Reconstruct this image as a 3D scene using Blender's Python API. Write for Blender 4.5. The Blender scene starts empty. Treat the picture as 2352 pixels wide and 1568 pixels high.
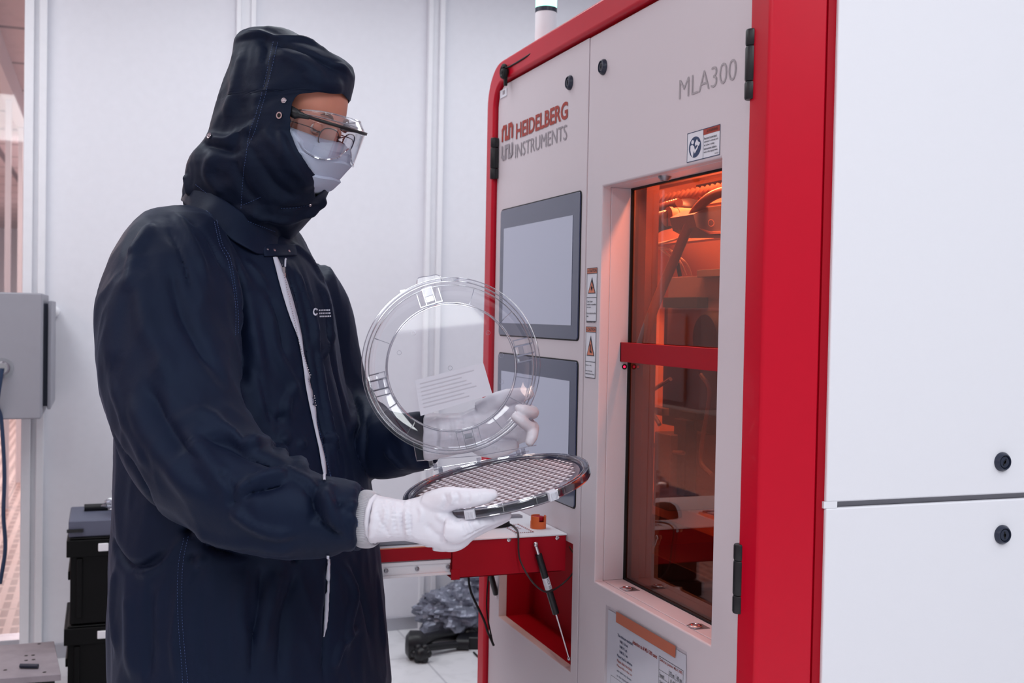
import bpy, bmesh, math, random
import numpy as np
from mathutils import Vector, Matrix, noise
from mathutils.bvhtree import BVHTree
SC = bpy.context.scene
COL = SC.collection
random.seed(7)

# ---------------------------------------------------------------- camera
YAW, PITCH, ROLL, FPX = math.radians(20.3), math.radians(1.3), .0188, 2550.0
CP = np.array([0., 0., 1.35])
_F = np.array([math.sin(YAW)*math.cos(PITCH), math.cos(YAW)*math.cos(PITCH), -math.sin(PITCH)])
_r0 = np.array([math.cos(YAW), -math.sin(YAW), 0.]); _u0 = np.cross(_r0, _F)
_R = _r0*math.cos(ROLL)+_u0*math.sin(ROLL); _U = _u0*math.cos(ROLL)-_r0*math.sin(ROLL)
cam_d = bpy.data.cameras.new('camera'); cam = bpy.data.objects.new('camera', cam_d); COL.objects.link(cam)
cam.matrix_world = Matrix(((_R[0], _U[0], -_F[0], CP[0]), (_R[1], _U[1], -_F[1], CP[1]), (_R[2], _U[2], -_F[2], CP[2]), (0, 0, 0, 1)))
cam_d.sensor_width = 36; cam_d.lens = FPX/2352*36; cam_d.clip_start = .05
cam_d.dof.use_dof = True; cam_d.dof.focus_distance = 2.08; cam_d.dof.aperture_fstop = 6.3
SC.camera = cam
# ---------------------------------------------------------------- exposure, world, lights
SC.view_settings.view_transform = 'Standard'; SC.view_settings.look = 'None'
SC.view_settings.gamma = 1; SC.view_settings.use_curve_mapping = False
SC.view_settings.exposure = 0.0
wd = bpy.data.worlds.new('world'); SC.world = wd; wd.use_nodes = True
wd.node_tree.nodes['Background'].inputs[0].default_value = (.90, .94, 1.0, 1)
wd.node_tree.nodes['Background'].inputs[1].default_value = .40
def area(name, loc, size, power, color=(1, 1, 1), rot=(0, 0, 0)):
    l = bpy.data.lights.new(name, 'AREA'); l.shape = 'RECTANGLE'; l.size, l.size_y = size; l.energy = power; l.color = color
    o = bpy.data.objects.new(name, l); COL.objects.link(o); o.location = loc; o.rotation_euler = rot; return o
CW = (.94, .985, 1.0)
for x_, y_, s_, p_ in [(-.9, -.6, (.6, 2.4), 36), (.9, -.6, (.6, 2.4), 38), (-.9, 3.2, (.6, 1.8), 20), (.55, 3.3, (.6, 1.4), 13), (2.0, 3.6, (1.4, .6), 13), (2.6, -.3, (.6, 2.4), 28)]:  # the one behind the machine is added to brighten the back wall there
    area('ceiling_and_fill_lamp', (x_, y_, 2.86), s_, p_, CW)
area('amber_room_lamp', (-1.6, 8.2, 2.84), (.6, 3.0), 85, (1.0, .76, .68))
area('amber_room_lamp', (-.45, 12.5, 2.84), (.6, 3.0), 105, (1.0, .88, .84))
area('amber_room_lamp', (-1.0, 17.5, 2.84), (2.0, 2.0), 140, (1.0, .9, .88))
area('warm_fill_lamp', (-2.4, 1.5, 2.84), (.6, 2.4), 22, (1.0, .72, .62))  # added warm fill inside the main room, out of view at left

# ---------------------------------------------------------------- pixel helpers (frame 2352 x 1568)
def ray(px, py):
    return _F+_R*(px-1176)/FPX+_U*(784-py)/FPX
def on(px, py, ax, val):
    D = ray(px, py); t = (val-CP[ax])/D[ax]; return CP+D*t
def dep(px, py, d):
    return CP+ray(px, py)*d
def pix(P):
    v = np.asarray(P)-CP; d = v@_F
    return 1176+FPX*(v@_R)/d, 784-FPX*(v@_U)/d, d

# ---------------------------------------------------------------- materials
def lin(c):
    return tuple(((v/255)/12.92 if v/255 <= .04045 else (((v/255)+.055)/1.055)**2.4) for v in c)
def mat(name, rgb, rough=.5, metal=0., spec=.5, coat=0., bump=None, var=None, trans=0., ior=1.45, emit=None, es=1., sheen=0.):
    m = bpy.data.materials.new(name); m.use_nodes = True; nt = m.node_tree; b = nt.nodes['Principled BSDF']
    c = lin(rgb)
    b.inputs['Base Color'].default_value = (*c, 1); b.inputs['Roughness'].default_value = rough
    b.inputs['Metallic'].default_value = metal; b.inputs['Specular IOR Level'].default_value = spec
    b.inputs['Coat Weight'].default_value = coat; b.inputs['IOR'].default_value = ior
    b.inputs['Transmission Weight'].default_value = trans
    if sheen: b.inputs['Sheen Weight'].default_value = sheen; b.inputs['Sheen Roughness'].default_value = .4
    if emit: b.inputs['Emission Color'].default_value = (*lin(emit), 1); b.inputs['Emission Strength'].default_value = es
    tc = nt.nodes.new('ShaderNodeTexCoord')
    n = nt.nodes.new('ShaderNodeTexNoise'); n.inputs['Scale'].default_value = var[0] if var else 30; nt.links.new(tc.outputs['Object'], n.inputs['Vector'])
    k = var[1] if var else .03
    mr = nt.nodes.new('ShaderNodeMapRange'); mr.inputs[3].default_value = 1-k; mr.inputs[4].default_value = 1+k; nt.links.new(n.outputs['Fac'], mr.inputs[0])
    vm = nt.nodes.new('ShaderNodeVectorMath'); vm.operation = 'SCALE'; vm.inputs[0].default_value = c; nt.links.new(mr.outputs[0], vm.inputs['Scale'])
    nt.links.new(vm.outputs[0], b.inputs['Base Color'])
    if bump:
        n2 = nt.nodes.new('ShaderNodeTexNoise'); n2.inputs['Scale'].default_value = bump[0]; n2.inputs['Detail'].default_value = 3
        nt.links.new(tc.outputs['Object'], n2.inputs['Vector'])
        bp = nt.nodes.new('ShaderNodeBump'); bp.inputs['Strength'].default_value = bump[1]; bp.inputs['Distance'].default_value = bump[2] if len(bump) > 2 else .001
        nt.links.new(n2.outputs['Fac'], bp.inputs['Height']); nt.links.new(bp.outputs[0], b.inputs['Normal'])
    return m
def clear(name, tint, rough=.02, fmin=.04, fmax=.75, pw=3.0, gcol=(1, 1, 1)):
    """thin clear sheet: transmits straight through with a tint, reflects more at grazing angles"""
    m = bpy.data.materials.new(name); m.use_nodes = True; nt = m.node_tree; nt.nodes.clear()
    out = nt.nodes.new('ShaderNodeOutputMaterial'); mx = nt.nodes.new('ShaderNodeMixShader')
    t = nt.nodes.new('ShaderNodeBsdfTransparent'); t.inputs[0].default_value = (*tint, 1)
    g = nt.nodes.new('ShaderNodeBsdfGlossy'); g.inputs['Roughness'].default_value = rough; g.inputs[0].default_value = (*gcol, 1)
    lw = nt.nodes.new('ShaderNodeLayerWeight'); lw.inputs[0].default_value = .5
    p = nt.nodes.new('ShaderNodeMath'); p.operation = 'POWER'; p.inputs[1].default_value = pw; nt.links.new(lw.outputs['Facing'], p.inputs[0])
    mr = nt.nodes.new('ShaderNodeMapRange'); mr.inputs[3].default_value = fmin; mr.inputs[4].default_value = fmax; nt.links.new(p.outputs[0], mr.inputs[0])
    nt.links.new(mr.outputs[0], mx.inputs[0]); nt.links.new(t.outputs[0], mx.inputs[1]); nt.links.new(g.outputs[0], mx.inputs[2]); nt.links.new(mx.outputs[0], out.inputs[0])
    return m
M = {}
M['wall'] = mat('wall_panel_white', (232, 232, 240), .55, bump=(90, .05))
M['trimw'] = mat('trim_white_paint', (238, 238, 244), .4)
M['alu'] = mat('brushed_aluminium', (190, 190, 198), .35, .7)
M['ceil'] = mat('ceiling_tile', (226, 224, 230), .7)
M['mwhite'] = mat('machine_white_shaded_coat', (210, 200, 207), .42, bump=(900, .10, .0004), var=(500, .02))  # front's shade put into the colour: darker and pinker than the side panels
M['swhite'] = mat('side_panel_white', (228, 227, 234), .5, bump=(700, .03, .0002), var=(400, .01))
M['red'] = mat('red_powder_coat', (190, 0, 36), .38, spec=.3, coat=.1, bump=(700, .08, .0003))
M['redmatt'] = mat('red_satin_paint', (158, 0, 26), .5, spec=.25, bump=(700, .08, .0003))
M['black'] = mat('black_plastic', (22, 23, 28), .4)
M['matteblack'] = mat('matte_black_rubber', (14, 14, 17), .65)
M['slate'] = mat('slate_plastic', (38, 44, 62), .35)
M['bezel'] = mat('screen_bezel_glass', (54, 60, 90), .12, coat=.4)
M['chrome'] = mat('polished_steel', (205, 200, 205), .2, 1.)
M['steel'] = mat('grey_steel', (150, 148, 156), .4, .8)
M['ink_red'] = mat('ink_orange_red', (158, 46, 30), .5)
M['ink_grey'] = mat('ink_grey', (150, 142, 150), .5)
M['ink_blue'] = mat('ink_navy', (28, 52, 92), .5)
M['ink_dark'] = mat('ink_dark', (48, 46, 62), .5)
M['paper'] = mat('sticker_white', (222, 222, 232), .5)
M['sorange'] = mat('sticker_orange', (214, 128, 100), .5)
M['orange'] = mat('orange_plastic', (226, 104, 50), .4)
M['cable'] = mat('cable_dark', (44, 34, 36), .5)

# ---------------------------------------------------------------- mesh builder
class MB:
    def __init__(s): s.v = []; s.f = []; s.m = []; s.mats = []
    def mi(s, m):
        if m not in s.mats: s.mats.append(m)
        return s.mats.index(m)
    def add(s, vs, fs, m):
        o = len(s.v); i = s.mi(m); s.v += [tuple(map(float, p)) for p in vs]
        for f in fs: s.f.append(tuple(o+k for k in f)); s.m.append(i)
    def box(s, x0, x1, y0, y1, z0, z1, m):
        s.add([(x0, y0, z0), (x1, y0, z0), (x1, y1, z0), (x0, y1, z0), (x0, y0, z1), (x1, y0, z1), (x1, y1, z1), (x0, y1, z1)],
              [(0, 3, 2, 1), (4, 5, 6, 7), (0, 1, 5, 4), (1, 2, 6, 5), (2, 3, 7, 6), (3, 0, 4, 7)], m)
    def obox(s, c, ax, ay, az, m):
        c, ax, ay, az = map(np.asarray, (c, ax, ay, az))
        P = [c+i*ax+j*ay+k*az for k in (-1, 1) for j in (-1, 1) for i in (-1, 1)]
        s.add(P, [(0, 2, 3, 1), (4, 5, 7, 6), (0, 1, 5, 4), (1, 3, 7, 5), (3, 2, 6, 7), (2, 0, 4, 6)], m)
    def bar(s, a, b, w, h, m, up=(0, 0, 1)):
        a, b = np.asarray(a, float), np.asarray(b, float); d = b-a; L = np.linalg.norm(d); d /= L
        u = np.cross(d, up); u /= np.linalg.norm(u); v = np.cross(u, d)
        s.obox((a+b)/2, d*L/2, u*w/2, v*h/2, m)
    def tube(s, pts, r, m, n=10, cap=True, smooth=0):
        pts = [np.asarray(p, float) for p in pts]
        if smooth: pts = spline(pts, smooth)
        N = len(pts); rs = r if hasattr(r, '__len__') else [r]*N
        if len(rs) != N: rs = np.interp(np.linspace(0, 1, N), np.linspace(0, 1, len(rs)), rs)
        vs = []; prev = None
        for i, p in enumerate(pts):
            t = pts[min(i+1, N-1)]-pts[max(i-1, 0)]; t = t/(np.linalg.norm(t)+1e-12)
            if prev is None:
                a = np.array([0, 0, 1.]) if abs(t[2]) < .9 else np.array([1., 0, 0]); u = np.cross(t, a)
            else: u = prev-t*(prev@t)
            u /= np.linalg.norm(u); prev = u; w = np.cross(t, u)
            for k in range(n):
                a = 2*math.pi*k/n; vs.append(p+rs[i]*(math.cos(a)*u+math.sin(a)*w))
        fs = [(i*n+k, i*n+(k+1) % n, (i+1)*n+(k+1) % n, (i+1)*n+k) for i in range(N-1) for k in range(n)]
        if cap: fs += [tuple(reversed(range(n))), tuple((N-1)*n+k for k in range(n))]
        s.add(vs, fs, m)
    def cyl(s, a, b, r, m, n=24, r2=None): s.tube([a, b], [r, r if r2 is None else r2], m, n)
    def rev(s, c, axis, prof, m, n=40, ref=None, closed=False):
        """profile of (radius, height) pairs turned about axis through c"""
        c = np.asarray(c, float); ax = np.asarray(axis, float); ax = ax/np.linalg.norm(ax)
        a = np.array([0, 0, 1.]) if abs(ax[2]) < .9 else np.array([1., 0, 0])
        if ref is not None: a = np.asarray(ref, float)
        u = a-ax*(a@ax); u /= np.linalg.norm(u); w = np.cross(ax, u); vs = []
        for r, h in prof:
            for k in range(n):
                t = 2*math.pi*k/n; vs.append(c+ax*h+r*(math.cos(t)*u+math.sin(t)*w))
        N = len(prof); R_ = N if closed else N-1
        fs = [(i*n+k, i*n+(k+1) % n, ((i+1) % N)*n+(k+1) % n, ((i+1) % N)*n+k) for i in range(R_) for k in range(n)]
        s.add(vs, fs, m)
    def ball(s, c, r, m, n=14, sc=(1, 1, 1)):
        c = np.asarray(c, float); vs = []; fs = []
        for i in range(n+1):
            for k in range(2*n):
                a, b = math.pi*i/n, math.pi*k/n
                vs.append(c+r*np.array([math.sin(a)*math.cos(b)*sc[0], math.sin(a)*math.sin(b)*sc[1], math.cos(a)*sc[2]]))
        for i in range(n):
            for k in range(2*n): fs.append((i*2*n+k, (i+1)*2*n+k, (i+1)*2*n+(k+1) % (2*n), i*2*n+(k+1) % (2*n)))
        s.add(vs, fs, m)
    def grid(s, P, m, closed=False):
        """P: rows x cols of points"""
        r, c = len(P), len(P[0]); vs = [p for row in P for p in row]; cc = c if closed else c-1
        s.add(vs, [(i*c+k, i*c+(k+1) % c, (i+1)*c+(k+1) % c, (i+1)*c+k) for i in range(r-1) for k in range(cc)], m)
    def prism(s, poly, ext, m):
        """poly: 3D points (planar), ext: extrusion vector"""
        n = len(poly); P = [np.asarray(p, float) for p in poly]; e = np.asarray(ext, float)
        s.add(P+[p+e for p in P], [tuple(reversed(range(n))), tuple(range(n, 2*n))]+[(k, (k+1) % n, n+(k+1) % n, n+k) for k in range(n)], m)
    def text(s, body, fn, u0, u1, v0, v1, m, bold=0., depth=0.):
        """lettering fitted to the rectangle; fn(u, v) gives the 3D point"""
        vs, fs = glyphs(body, bold)
        if not len(vs): return
        lo, hi = vs.min(0), vs.max(0); sp = np.maximum(hi-lo, 1e-6)
        s.add([fn(u0+(p[0]-lo[0])/sp[0]*(u1-u0), v0+(p[1]-lo[1])/sp[1]*(v1-v0)) for p in vs], fs, m)
    def build(s, name, parent=None, bevel=0., smooth=True, seg=2, solid=0., ang=40, wn=False, sub=0):
        me = bpy.data.meshes.new(name); me.from_pydata(s.v, [], s.f)
        for m in s.mats: me.materials.append(m)
        me.polygons.foreach_set('material_index', s.m); me.update()
        bm = bmesh.new(); bm.from_mesh(me); bmesh.ops.recalc_face_normals(bm, faces=bm.faces); bm.to_mesh(me); bm.free()
        o = bpy.data.objects.new(name, me); COL.objects.link(o)
        if parent is not None: adopt(o, parent)
        if smooth: me.shade_smooth(); me.set_sharp_from_angle(angle=math.radians(ang))
        if solid:
            q = o.modifiers.new('solid', 'SOLIDIFY'); q.thickness = solid; q.offset = 0
        if sub:
            q = o.modifiers.new('sub', 'SUBSURF'); q.levels = q.render_levels = sub
        if bevel:
            q = o.modifiers.new('bevel', 'BEVEL'); q.width = bevel; q.segments = seg; q.limit_method = 'ANGLE'; q.angle_limit = math.radians(35); q.harden_normals = True
        return o
_gl = {}
def glyphs(body, bold=0.):
    k = (body, bold)
    if k not in _gl:
        c = bpy.data.curves.new('t', 'FONT'); c.body = body; c.resolution_u = 3; c.offset = bold
        o = bpy.data.objects.new('t', c); COL.objects.link(o); dg = bpy.context.evaluated_depsgraph_get(); dg.update()
        me = bpy.data.meshes.new_from_object(o.evaluated_get(dg))
        _gl[k] = (np.array([v.co[:] for v in me.vertices]), [tuple(p.vertices) for p in me.polygons])
        bpy.data.meshes.remove(me); bpy.data.objects.remove(o); bpy.data.curves.remove(c)
    return _gl[k]
def spline(pts, k=6):
    P = [2*pts[0]-pts[1]]+list(pts)+[2*pts[-1]-pts[-2]]; out = []
    for i in range(1, len(P)-2):
        for j in range(k):
            t = j/k; out.append(.5*((2*P[i])+(-P[i-1]+P[i+1])*t+(2*P[i-1]-5*P[i]+4*P[i+1]-P[i+2])*t*t+(-P[i-1]+3*P[i]-3*P[i+1]+P[i+2])*t**3))
    out.append(P[-2]); return out
def adopt(o, parent):
    o.parent = parent
    if parent.type == 'EMPTY': o.matrix_parent_inverse = Matrix.Translation(-parent.location)
def tag(o, label=None, cat=None, group=None, kind=None):
    for k, v in (('label', label), ('category', cat), ('group', group), ('kind', kind)):
        if v: o[k] = v
    return o
def thing(name, loc, label, cat, group=None):
    o = bpy.data.objects.new(name, None); COL.objects.link(o); o.location = [float(v) for v in loc]; o.empty_display_size = .1
    return tag(o, label, cat, group)

# ================================================================ SETTING
WY = 4.60
def wx(px, py=700): return on(px, py, 1, WY)[0]
OPX = wx(57)                                  # edge of the glazed opening
b = MB(); b.box(OPX, 4.5, WY, WY+.10, 0, 2.9, M['wall']); tag(b.build('wall_back'), kind='structure')
fm = bpy.data.materials.new('raised_floor_tiles'); fm.use_nodes = True
def floor_nodes(m, base, line, tile, perf):
    nt = m.node_tree; bs = nt.nodes['Principled BSDF']; bs.inputs['Roughness'].default_value = .35
    tc = nt.nodes.new('ShaderNodeTexCoord'); br = nt.nodes.new('ShaderNodeTexBrick'); br.offset = 0
    br.inputs['Scale'].default_value = 1; br.inputs['Brick Width'].default_value = tile; br.inputs['Row Height'].default_value = tile
    br.inputs['Mortar Size'].default_value = .004; br.inputs['Color1'].default_value = (*lin(base), 1); br.inputs['Color2'].default_value = (*lin(tuple(v-5 for v in base)), 1)
    br.inputs['Mortar'].default_value = (*lin(line), 1); nt.links.new(tc.outputs['Object'], br.inputs['Vector'])
    last = br.outputs['Color']
    if perf:
        b2 = nt.nodes.new('ShaderNodeTexBrick'); b2.offset = 0; b2.inputs['Brick Width'].default_value = .06; b2.inputs['Row Height'].default_value = .15
        b2.inputs['Scale'].default_value = 1; b2.inputs['Mortar Size'].default_value = .016; b2.inputs['Mortar Smooth'].default_value = .2
        b2.inputs['Color1'].default_value = (*lin((150, 100, 84)), 1); b2.inputs['Color2'].default_value = b2.inputs['Color1'].default_value; b2.inputs['Mortar'].default_value = (1, 1, 1, 1)
        nt.links.new(tc.outputs['Object'], b2.inputs['Vector'])
        mx = nt.nodes.new('ShaderNodeMix'); mx.data_type = 'RGBA'; mx.blend_type = 'MULTIPLY'; mx.inputs[0].default_value = .8
        nt.links.new(last, mx.inputs[6]); nt.links.new(b2.outputs['Color'], mx.inputs[7]); last = mx.outputs[2]
    n = nt.nodes.new('ShaderNodeTexNoise'); n.inputs['Scale'].default_value = 14; n.inputs['Detail'].default_value = 5; nt.links.new(tc.outputs['Object'], n.inputs['Vector'])
    cr = nt.nodes.new('ShaderNodeValToRGB'); cr.color_ramp.elements[0].position = .3; cr.color_ramp.elements[0].color = (.9, .9, .9, 1); cr.color_ramp.elements[1].position = .5; cr.color_ramp.elements[1].color = (1, 1, 1, 1)
    nt.links.new(n.outputs['Fac'], cr.inputs[0])
    m2 = nt.nodes.new('ShaderNodeMix'); m2.data_type = 'RGBA'; m2.blend_type = 'MULTIPLY'; m2.inputs[0].default_value = 1
    nt.links.new(last, m2.inputs[6]); nt.links.new(cr.outputs[0], m2.inputs[7]); nt.links.new(m2.outputs[2], bs.inputs['Base Color'])
floor_nodes(fm, (236, 236, 240), (200, 200, 206), .6, False)
b = MB(); b.box(-5, 5, -4, WY, -.06, 0, fm); tag(b.build('floor'), kind='structure')
fp = bpy.data.materials.new('perforated_floor'); fp.use_nodes = True; floor_nodes(fp, (226, 196, 186), (120, 96, 92), .6, True)
b = MB(); b.box(-6, 1, WY, 24, -.06, 0, fp); tag(b.build('floor_corridor'), kind='structure')
cm = bpy.data.materials.new('ceiling_grid'); cm.use_nodes = True; floor_nodes(cm, (214, 196, 198), (112, 100, 110), .97, False)
[setattr(n.inputs['Mortar Size'], 'default_value', .03) for n in cm.node_tree.nodes if n.type == 'TEX_BRICK']
b = MB(); b.box(-6, 1, WY, 24, 2.9, 2.95, cm); tag(b.build('ceiling_corridor'), kind='structure')
b = MB(); b.box(-5, 5, -4, WY, 2.9, 2.95, M['ceil']); tag(b.build('ceiling'), kind='structure')
b = MB(); b.box(-6, 1, 24, 24.1, 0, 2.9, M['wall']); tag(b.build('wall_corridor_end'), kind='structure')
b = MB(); b.box(.6, .7, WY+.1, 24, 0, 2.9, M['wall']); tag(b.build('wall_corridor_right'), kind='structure')
b = MB(); b.box(-3.3, -3.2, -4, WY, 0, 2.9, mat('wall_left_paint', (190, 176, 180), .6)); tag(b.build('wall_left'), kind='structure')
# glass partition of the corridor beyond the opening: head rail, posts, panes
b = MB(); b.box(-.62, -.55, WY+.3, 23.9, 2.72, 2.9, M['trimw'])
for y_ in (8.1, 9.3, 11.6, 14.5, 18.5): b.box(-.61, -.575, y_, y_+.05, 0, 2.72, M['trimw'])
tag(b.build('window_2', bevel=0), kind='structure')
# glazing of the opening in the back wall
b = MB(); b.box(-5, OPX, WY, WY+.1, 0, .08, M['alu']); b.box(-5, OPX, WY, WY+.1, 2.82, 2.9, M['alu'])
w1 = tag(b.build('window_1', bevel=.003), kind='structure')
b = MB(); b.box(-5, OPX, WY+.05, WY+.056, .08, 2.82, clear('window_glass', (.94, .94, .96), .02, .03, .5, 3)); b.build('window_glass', w1)
# wall joint profiles
def post(n, xs, ztop, zb=0.):
    b = MB()
    b.box(xs[0], xs[-1], WY-.012, WY, zb, ztop, M['trimw'])
    for a, c in xs[1]: b.box(a, c, WY-.03, WY-.012, zb, ztop, M['trimw'])
    tag(b.build('trim_%d' % n, bevel=.003), kind='structure')
def post(n, x0, x1, ridges):
    b = MB(); b.box(wx(x0), wx(x1), WY-.010, WY, 0, 2.9, M['trimw'])
    for a, c in ridges: b.box(wx(a), wx(c), WY-.03, WY-.010, 0, 2.9, M['trimw'])
    tag(b.build('trim_%d' % n, bevel=.003), kind='structure')
post(1, 52, 104, [(52, 74), (86, 104)])
post(2, 533, 578, [(533, 544), (566, 578)])
post(3, 970, 1008, [(970, 981), (996, 1008)])
b = MB(); b.box(wx(104)+.002, 4.5, WY-.014, WY, 0, .055, M['alu']); tag(b.build('baseboard_back', bevel=.002), kind='structure')
# ================================================================ MASKLESS ALIGNER MACHINE
# front plane X = 1.0 faces the operator; its right-hand end face looks along -Y
MX = 1.0
mach = thing('lithography_machine', (1.6, 2.2, 0), 'large white and red cleanroom machine with two screens and amber window, right of the person', 'machine')
YR, YS, YL, ZT = 1.575, 2.247, 2.842, 1.965
def fz(px, py, x=MX):   # (Y, Z) on the plane X = x
    p = on(px, py, 0, x); return p[1], p[2]
def fn_front(u, v, x=MX-.0012): return (x, -u, v)     # reading direction runs towards -Y
def rrect(y0, y1, z0, z1, r, corners=(1, 1, 1, 1), n=6):
    """rounded rectangle in (y, z); corners order: y0z0, y1z0, y1z1, y0z1"""
    P = []
    for (cy, cz, a0), on_ in zip([(y0, z0, math.pi), (y1, z0, 1.5*math.pi), (y1, z1, 0), (y0, z1, .5*math.pi)], corners):
        sy = 1 if cy == y0 else -1; sz = 1 if cz == z0 else -1
        if not on_: P.append((cy, cz)); continue
        for k in range(n+1):
            a = a0+k/n*math.pi/2; P.append((cy+sy*r+r*math.cos(a), cz+sz*r+r*math.sin(a)))
    return P
# --- red frame: outer shell wrapping the doors with rounded far top corner
b = MB()
outer = rrect(YR-.050, 2.905, .02, 2.028, .11, (0, 0, 1, 0), 10)
inner = rrect(YR-.006, YL+.006, .06, ZT+.006, .062, (0, 0, 1, 0), 10)
xa, xb = MX-.012, MX+.085
n = len(outer); vs = []
for x in (xa, xb):
    vs += [(x, y, z) for y, z in outer]+[(x, y, z) for y, z in inner]
fs = []
for k in range(n):
    j = (k+1) % n
    fs += [(k, j, n+j, n+k), (k, 2*n+k, 2*n+j, j), (n+k, n+j, 3*n+j, 3*n+k), (2*n+k, 3*n+k, 3*n+j, 2*n+j)]
b.add(vs, fs, M['red'])
fr = b.build('red_frame', mach, bevel=.008, seg=3)
# top deck, far flank, back, plinth (body shell behind the doors, hollow around the chamber)
b = MB()
b.box(MX+.085, 2.6, YR-.03, 2.88, 1.99, 2.021, M['mwhite'])
b.box(MX+.085, 2.6, 2.84, 2.88, .05, 1.99, M['mwhite'])
b.box(2.57, 2.6, YR, 2.84, .05, 1.99, M['mwhite'])
b.box(MX+.02, 2.6, YR-.02, 2.84, .0, .05, M['matteblack'])
b.build('cabinet_body', mach, bevel=.004)
# --- red corner column (rounded pilaster facing the camera)
ce0, ce1 = 1.096, 1.112
b = MB()
prof = []
R = .007
for k in range(9):
    a = math.pi+k/8*math.pi/2; prof.append((MX-.014+R+R*math.cos(a), YR-.058+R+R*math.sin(a)))
prof = [(MX-.014, YR-.004)]+prof
x1 = on(1884, 760, 1, YR-.055)[0]
prof += [(x1-.006, YR-.058), (x1, YR-.052), (x1, YR+.04), (MX+.02, YR+.04), (MX+.02, YR-.004)]
b.prism([(x, y, .018) for x, y in prof], (0, 0, 2.030-.018), M['red'])
b.build('corner_column', mach, bevel=.0)
# --- side panels (upper and lower) with a joint at z ~1.05
SY = YR-.062
xs0 = on(1908, 760, 1, SY)[0]
zj = on(2000, 1157, 1, SY)[2]
b = MB(); b.box(x1, xs0+.004, SY+.006, SY+.03, .02, 2.028, M['redmatt']); b.box(xs0, 2.6, SY+.014, SY+.03, zj-.02, zj+.02, M['steel']); b.build('side_frame', mach)
def lock(name, parent, c, ax, rot=0.):
    """round quarter-turn latch; axis points outwards"""
    c = np.asarray(c, float); ax = np.asarray(ax, float); b = MB()
    b.rev(c, ax, [(0.0168, 0), (.0168, .003), (.0135, .008), (.0118, .0085), (.0112, .0045), (.0098, .0045), (.0094, .007), (0.0, .007)], M['slate'], 36)
    u = np.cross(ax, (0, 0, 1.)); v = np.array([0, 0, 1.]); d = math.cos(rot)*v+math.sin(rot)*u; e = np.cross(ax, d)
    b.obox(c+ax*.0072, d*.0062, e*.0013, ax*.0004, M['matteblack']); b.cyl(c+ax*.0068, c+ax*.0076, .0028, M['matteblack'], 16)
    return b.build(name, parent)
for nm, z0, z1, py, rot in (('upper_side_panel', zj+.006, 2.03, 1060, -.5), ('lower_side_panel', .08, zj-.004, 1227, .1)):
    b = MB(); b.box(xs0, 2.6, SY, SY+.012, z0, z1, M['swhite']); p = b.build(nm, mach, bevel=.003)
    lock('latch', p, on(2301, py, 1, SY), (0, -1, 0), rot)
b = MB(); b.box(xs0-.004, xs0+.022, SY+.001, SY+.014, zj-.004, zj+.007, M['swhite']); b.build('panel_spacer', mach)

# --- doors
DT = .022
def plate(b, x0, x1, y0, y1, z0, z1, hole, m, r=0., corners=(0, 0, 0, 0)):
    """rectangular plate in the YZ plane with one rectangular hole"""
    out = rrect(y0, y1, z0, z1, r, corners, 8) if r else [(y0, z0), (y1, z0), (y1, z1), (y0, z1)]
    if not hole:
        b.prism([(x0, y, z) for y, z in out], (x1-x0, 0, 0), m); return
    h0, h1, g0, g1 = hole
    bm = bmesh.new(); vs = [bm.verts.new((x0, y, z)) for y, z in out]; hv = [bm.verts.new((x0, y, z)) for y, z in [(h0, g0), (h1, g0), (h1, g1), (h0, g1)]]
    es = [bm.edges.new((vs[k], vs[(k+1) % len(vs)])) for k in range(len(vs))]+[bm.edges.new((hv[k], hv[(k+1) % 4])) for k in range(4)]
    bmesh.ops.triangle_fill(bm, use_beauty=True, use_dissolve=False, edges=es)
    bm.verts.index_update(); n = len(bm.verts); P = [tuple(v.co) for v in bm.verts]; F_ = [tuple(v.index for v in f.verts) for f in bm.faces]
    nv = len(vs); bm.free()
    fs = F_+[tuple(n+i for i in reversed(f)) for f in F_]
    fs += [(k, (k+1) % nv, n+(k+1) % nv, n+k) for k in range(nv)]+[(nv+k, n+nv+k, n+nv+(k+1) % 4, nv+(k+1) % 4) for k in range(4)]
    b.add(P+[(x1, p[1], p[2]) for p in P], fs, m)
# left door, with the stowage recess for the fold-out table
hy0, hz0 = fz(1310, 1547); hy1 = fz(1145, 1412)[0]; hz1 = fz(1313, 1300)[1]; hz0 = (hz0+fz(1145, 1412)[1])/2
b = MB(); plate(b, MX, MX+DT, YS+.002, YL, .06, ZT, (hy0, hy1, hz0, .84), M['mwhite'], .058, (0, 0, 1, 0))
ld = b.build('left_door', mach, bevel=.004, seg=3)
b = MB(); d = .10
b.box(MX+DT, MX+d, hy0-.004, hy0, hz0, .84, M['redmatt']); b.box(MX+DT, MX+d, hy1, hy1+.004, hz0, .84, M['redmatt'])
b.box(MX+DT, MX+d, hy0, hy1, hz0-.004, hz0, M['redmatt']); b.box(MX+d, MX+d+.004, hy0, hy1, hz0, .84, M['redmatt'])
b.build('stowage_recess', ld)
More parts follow.
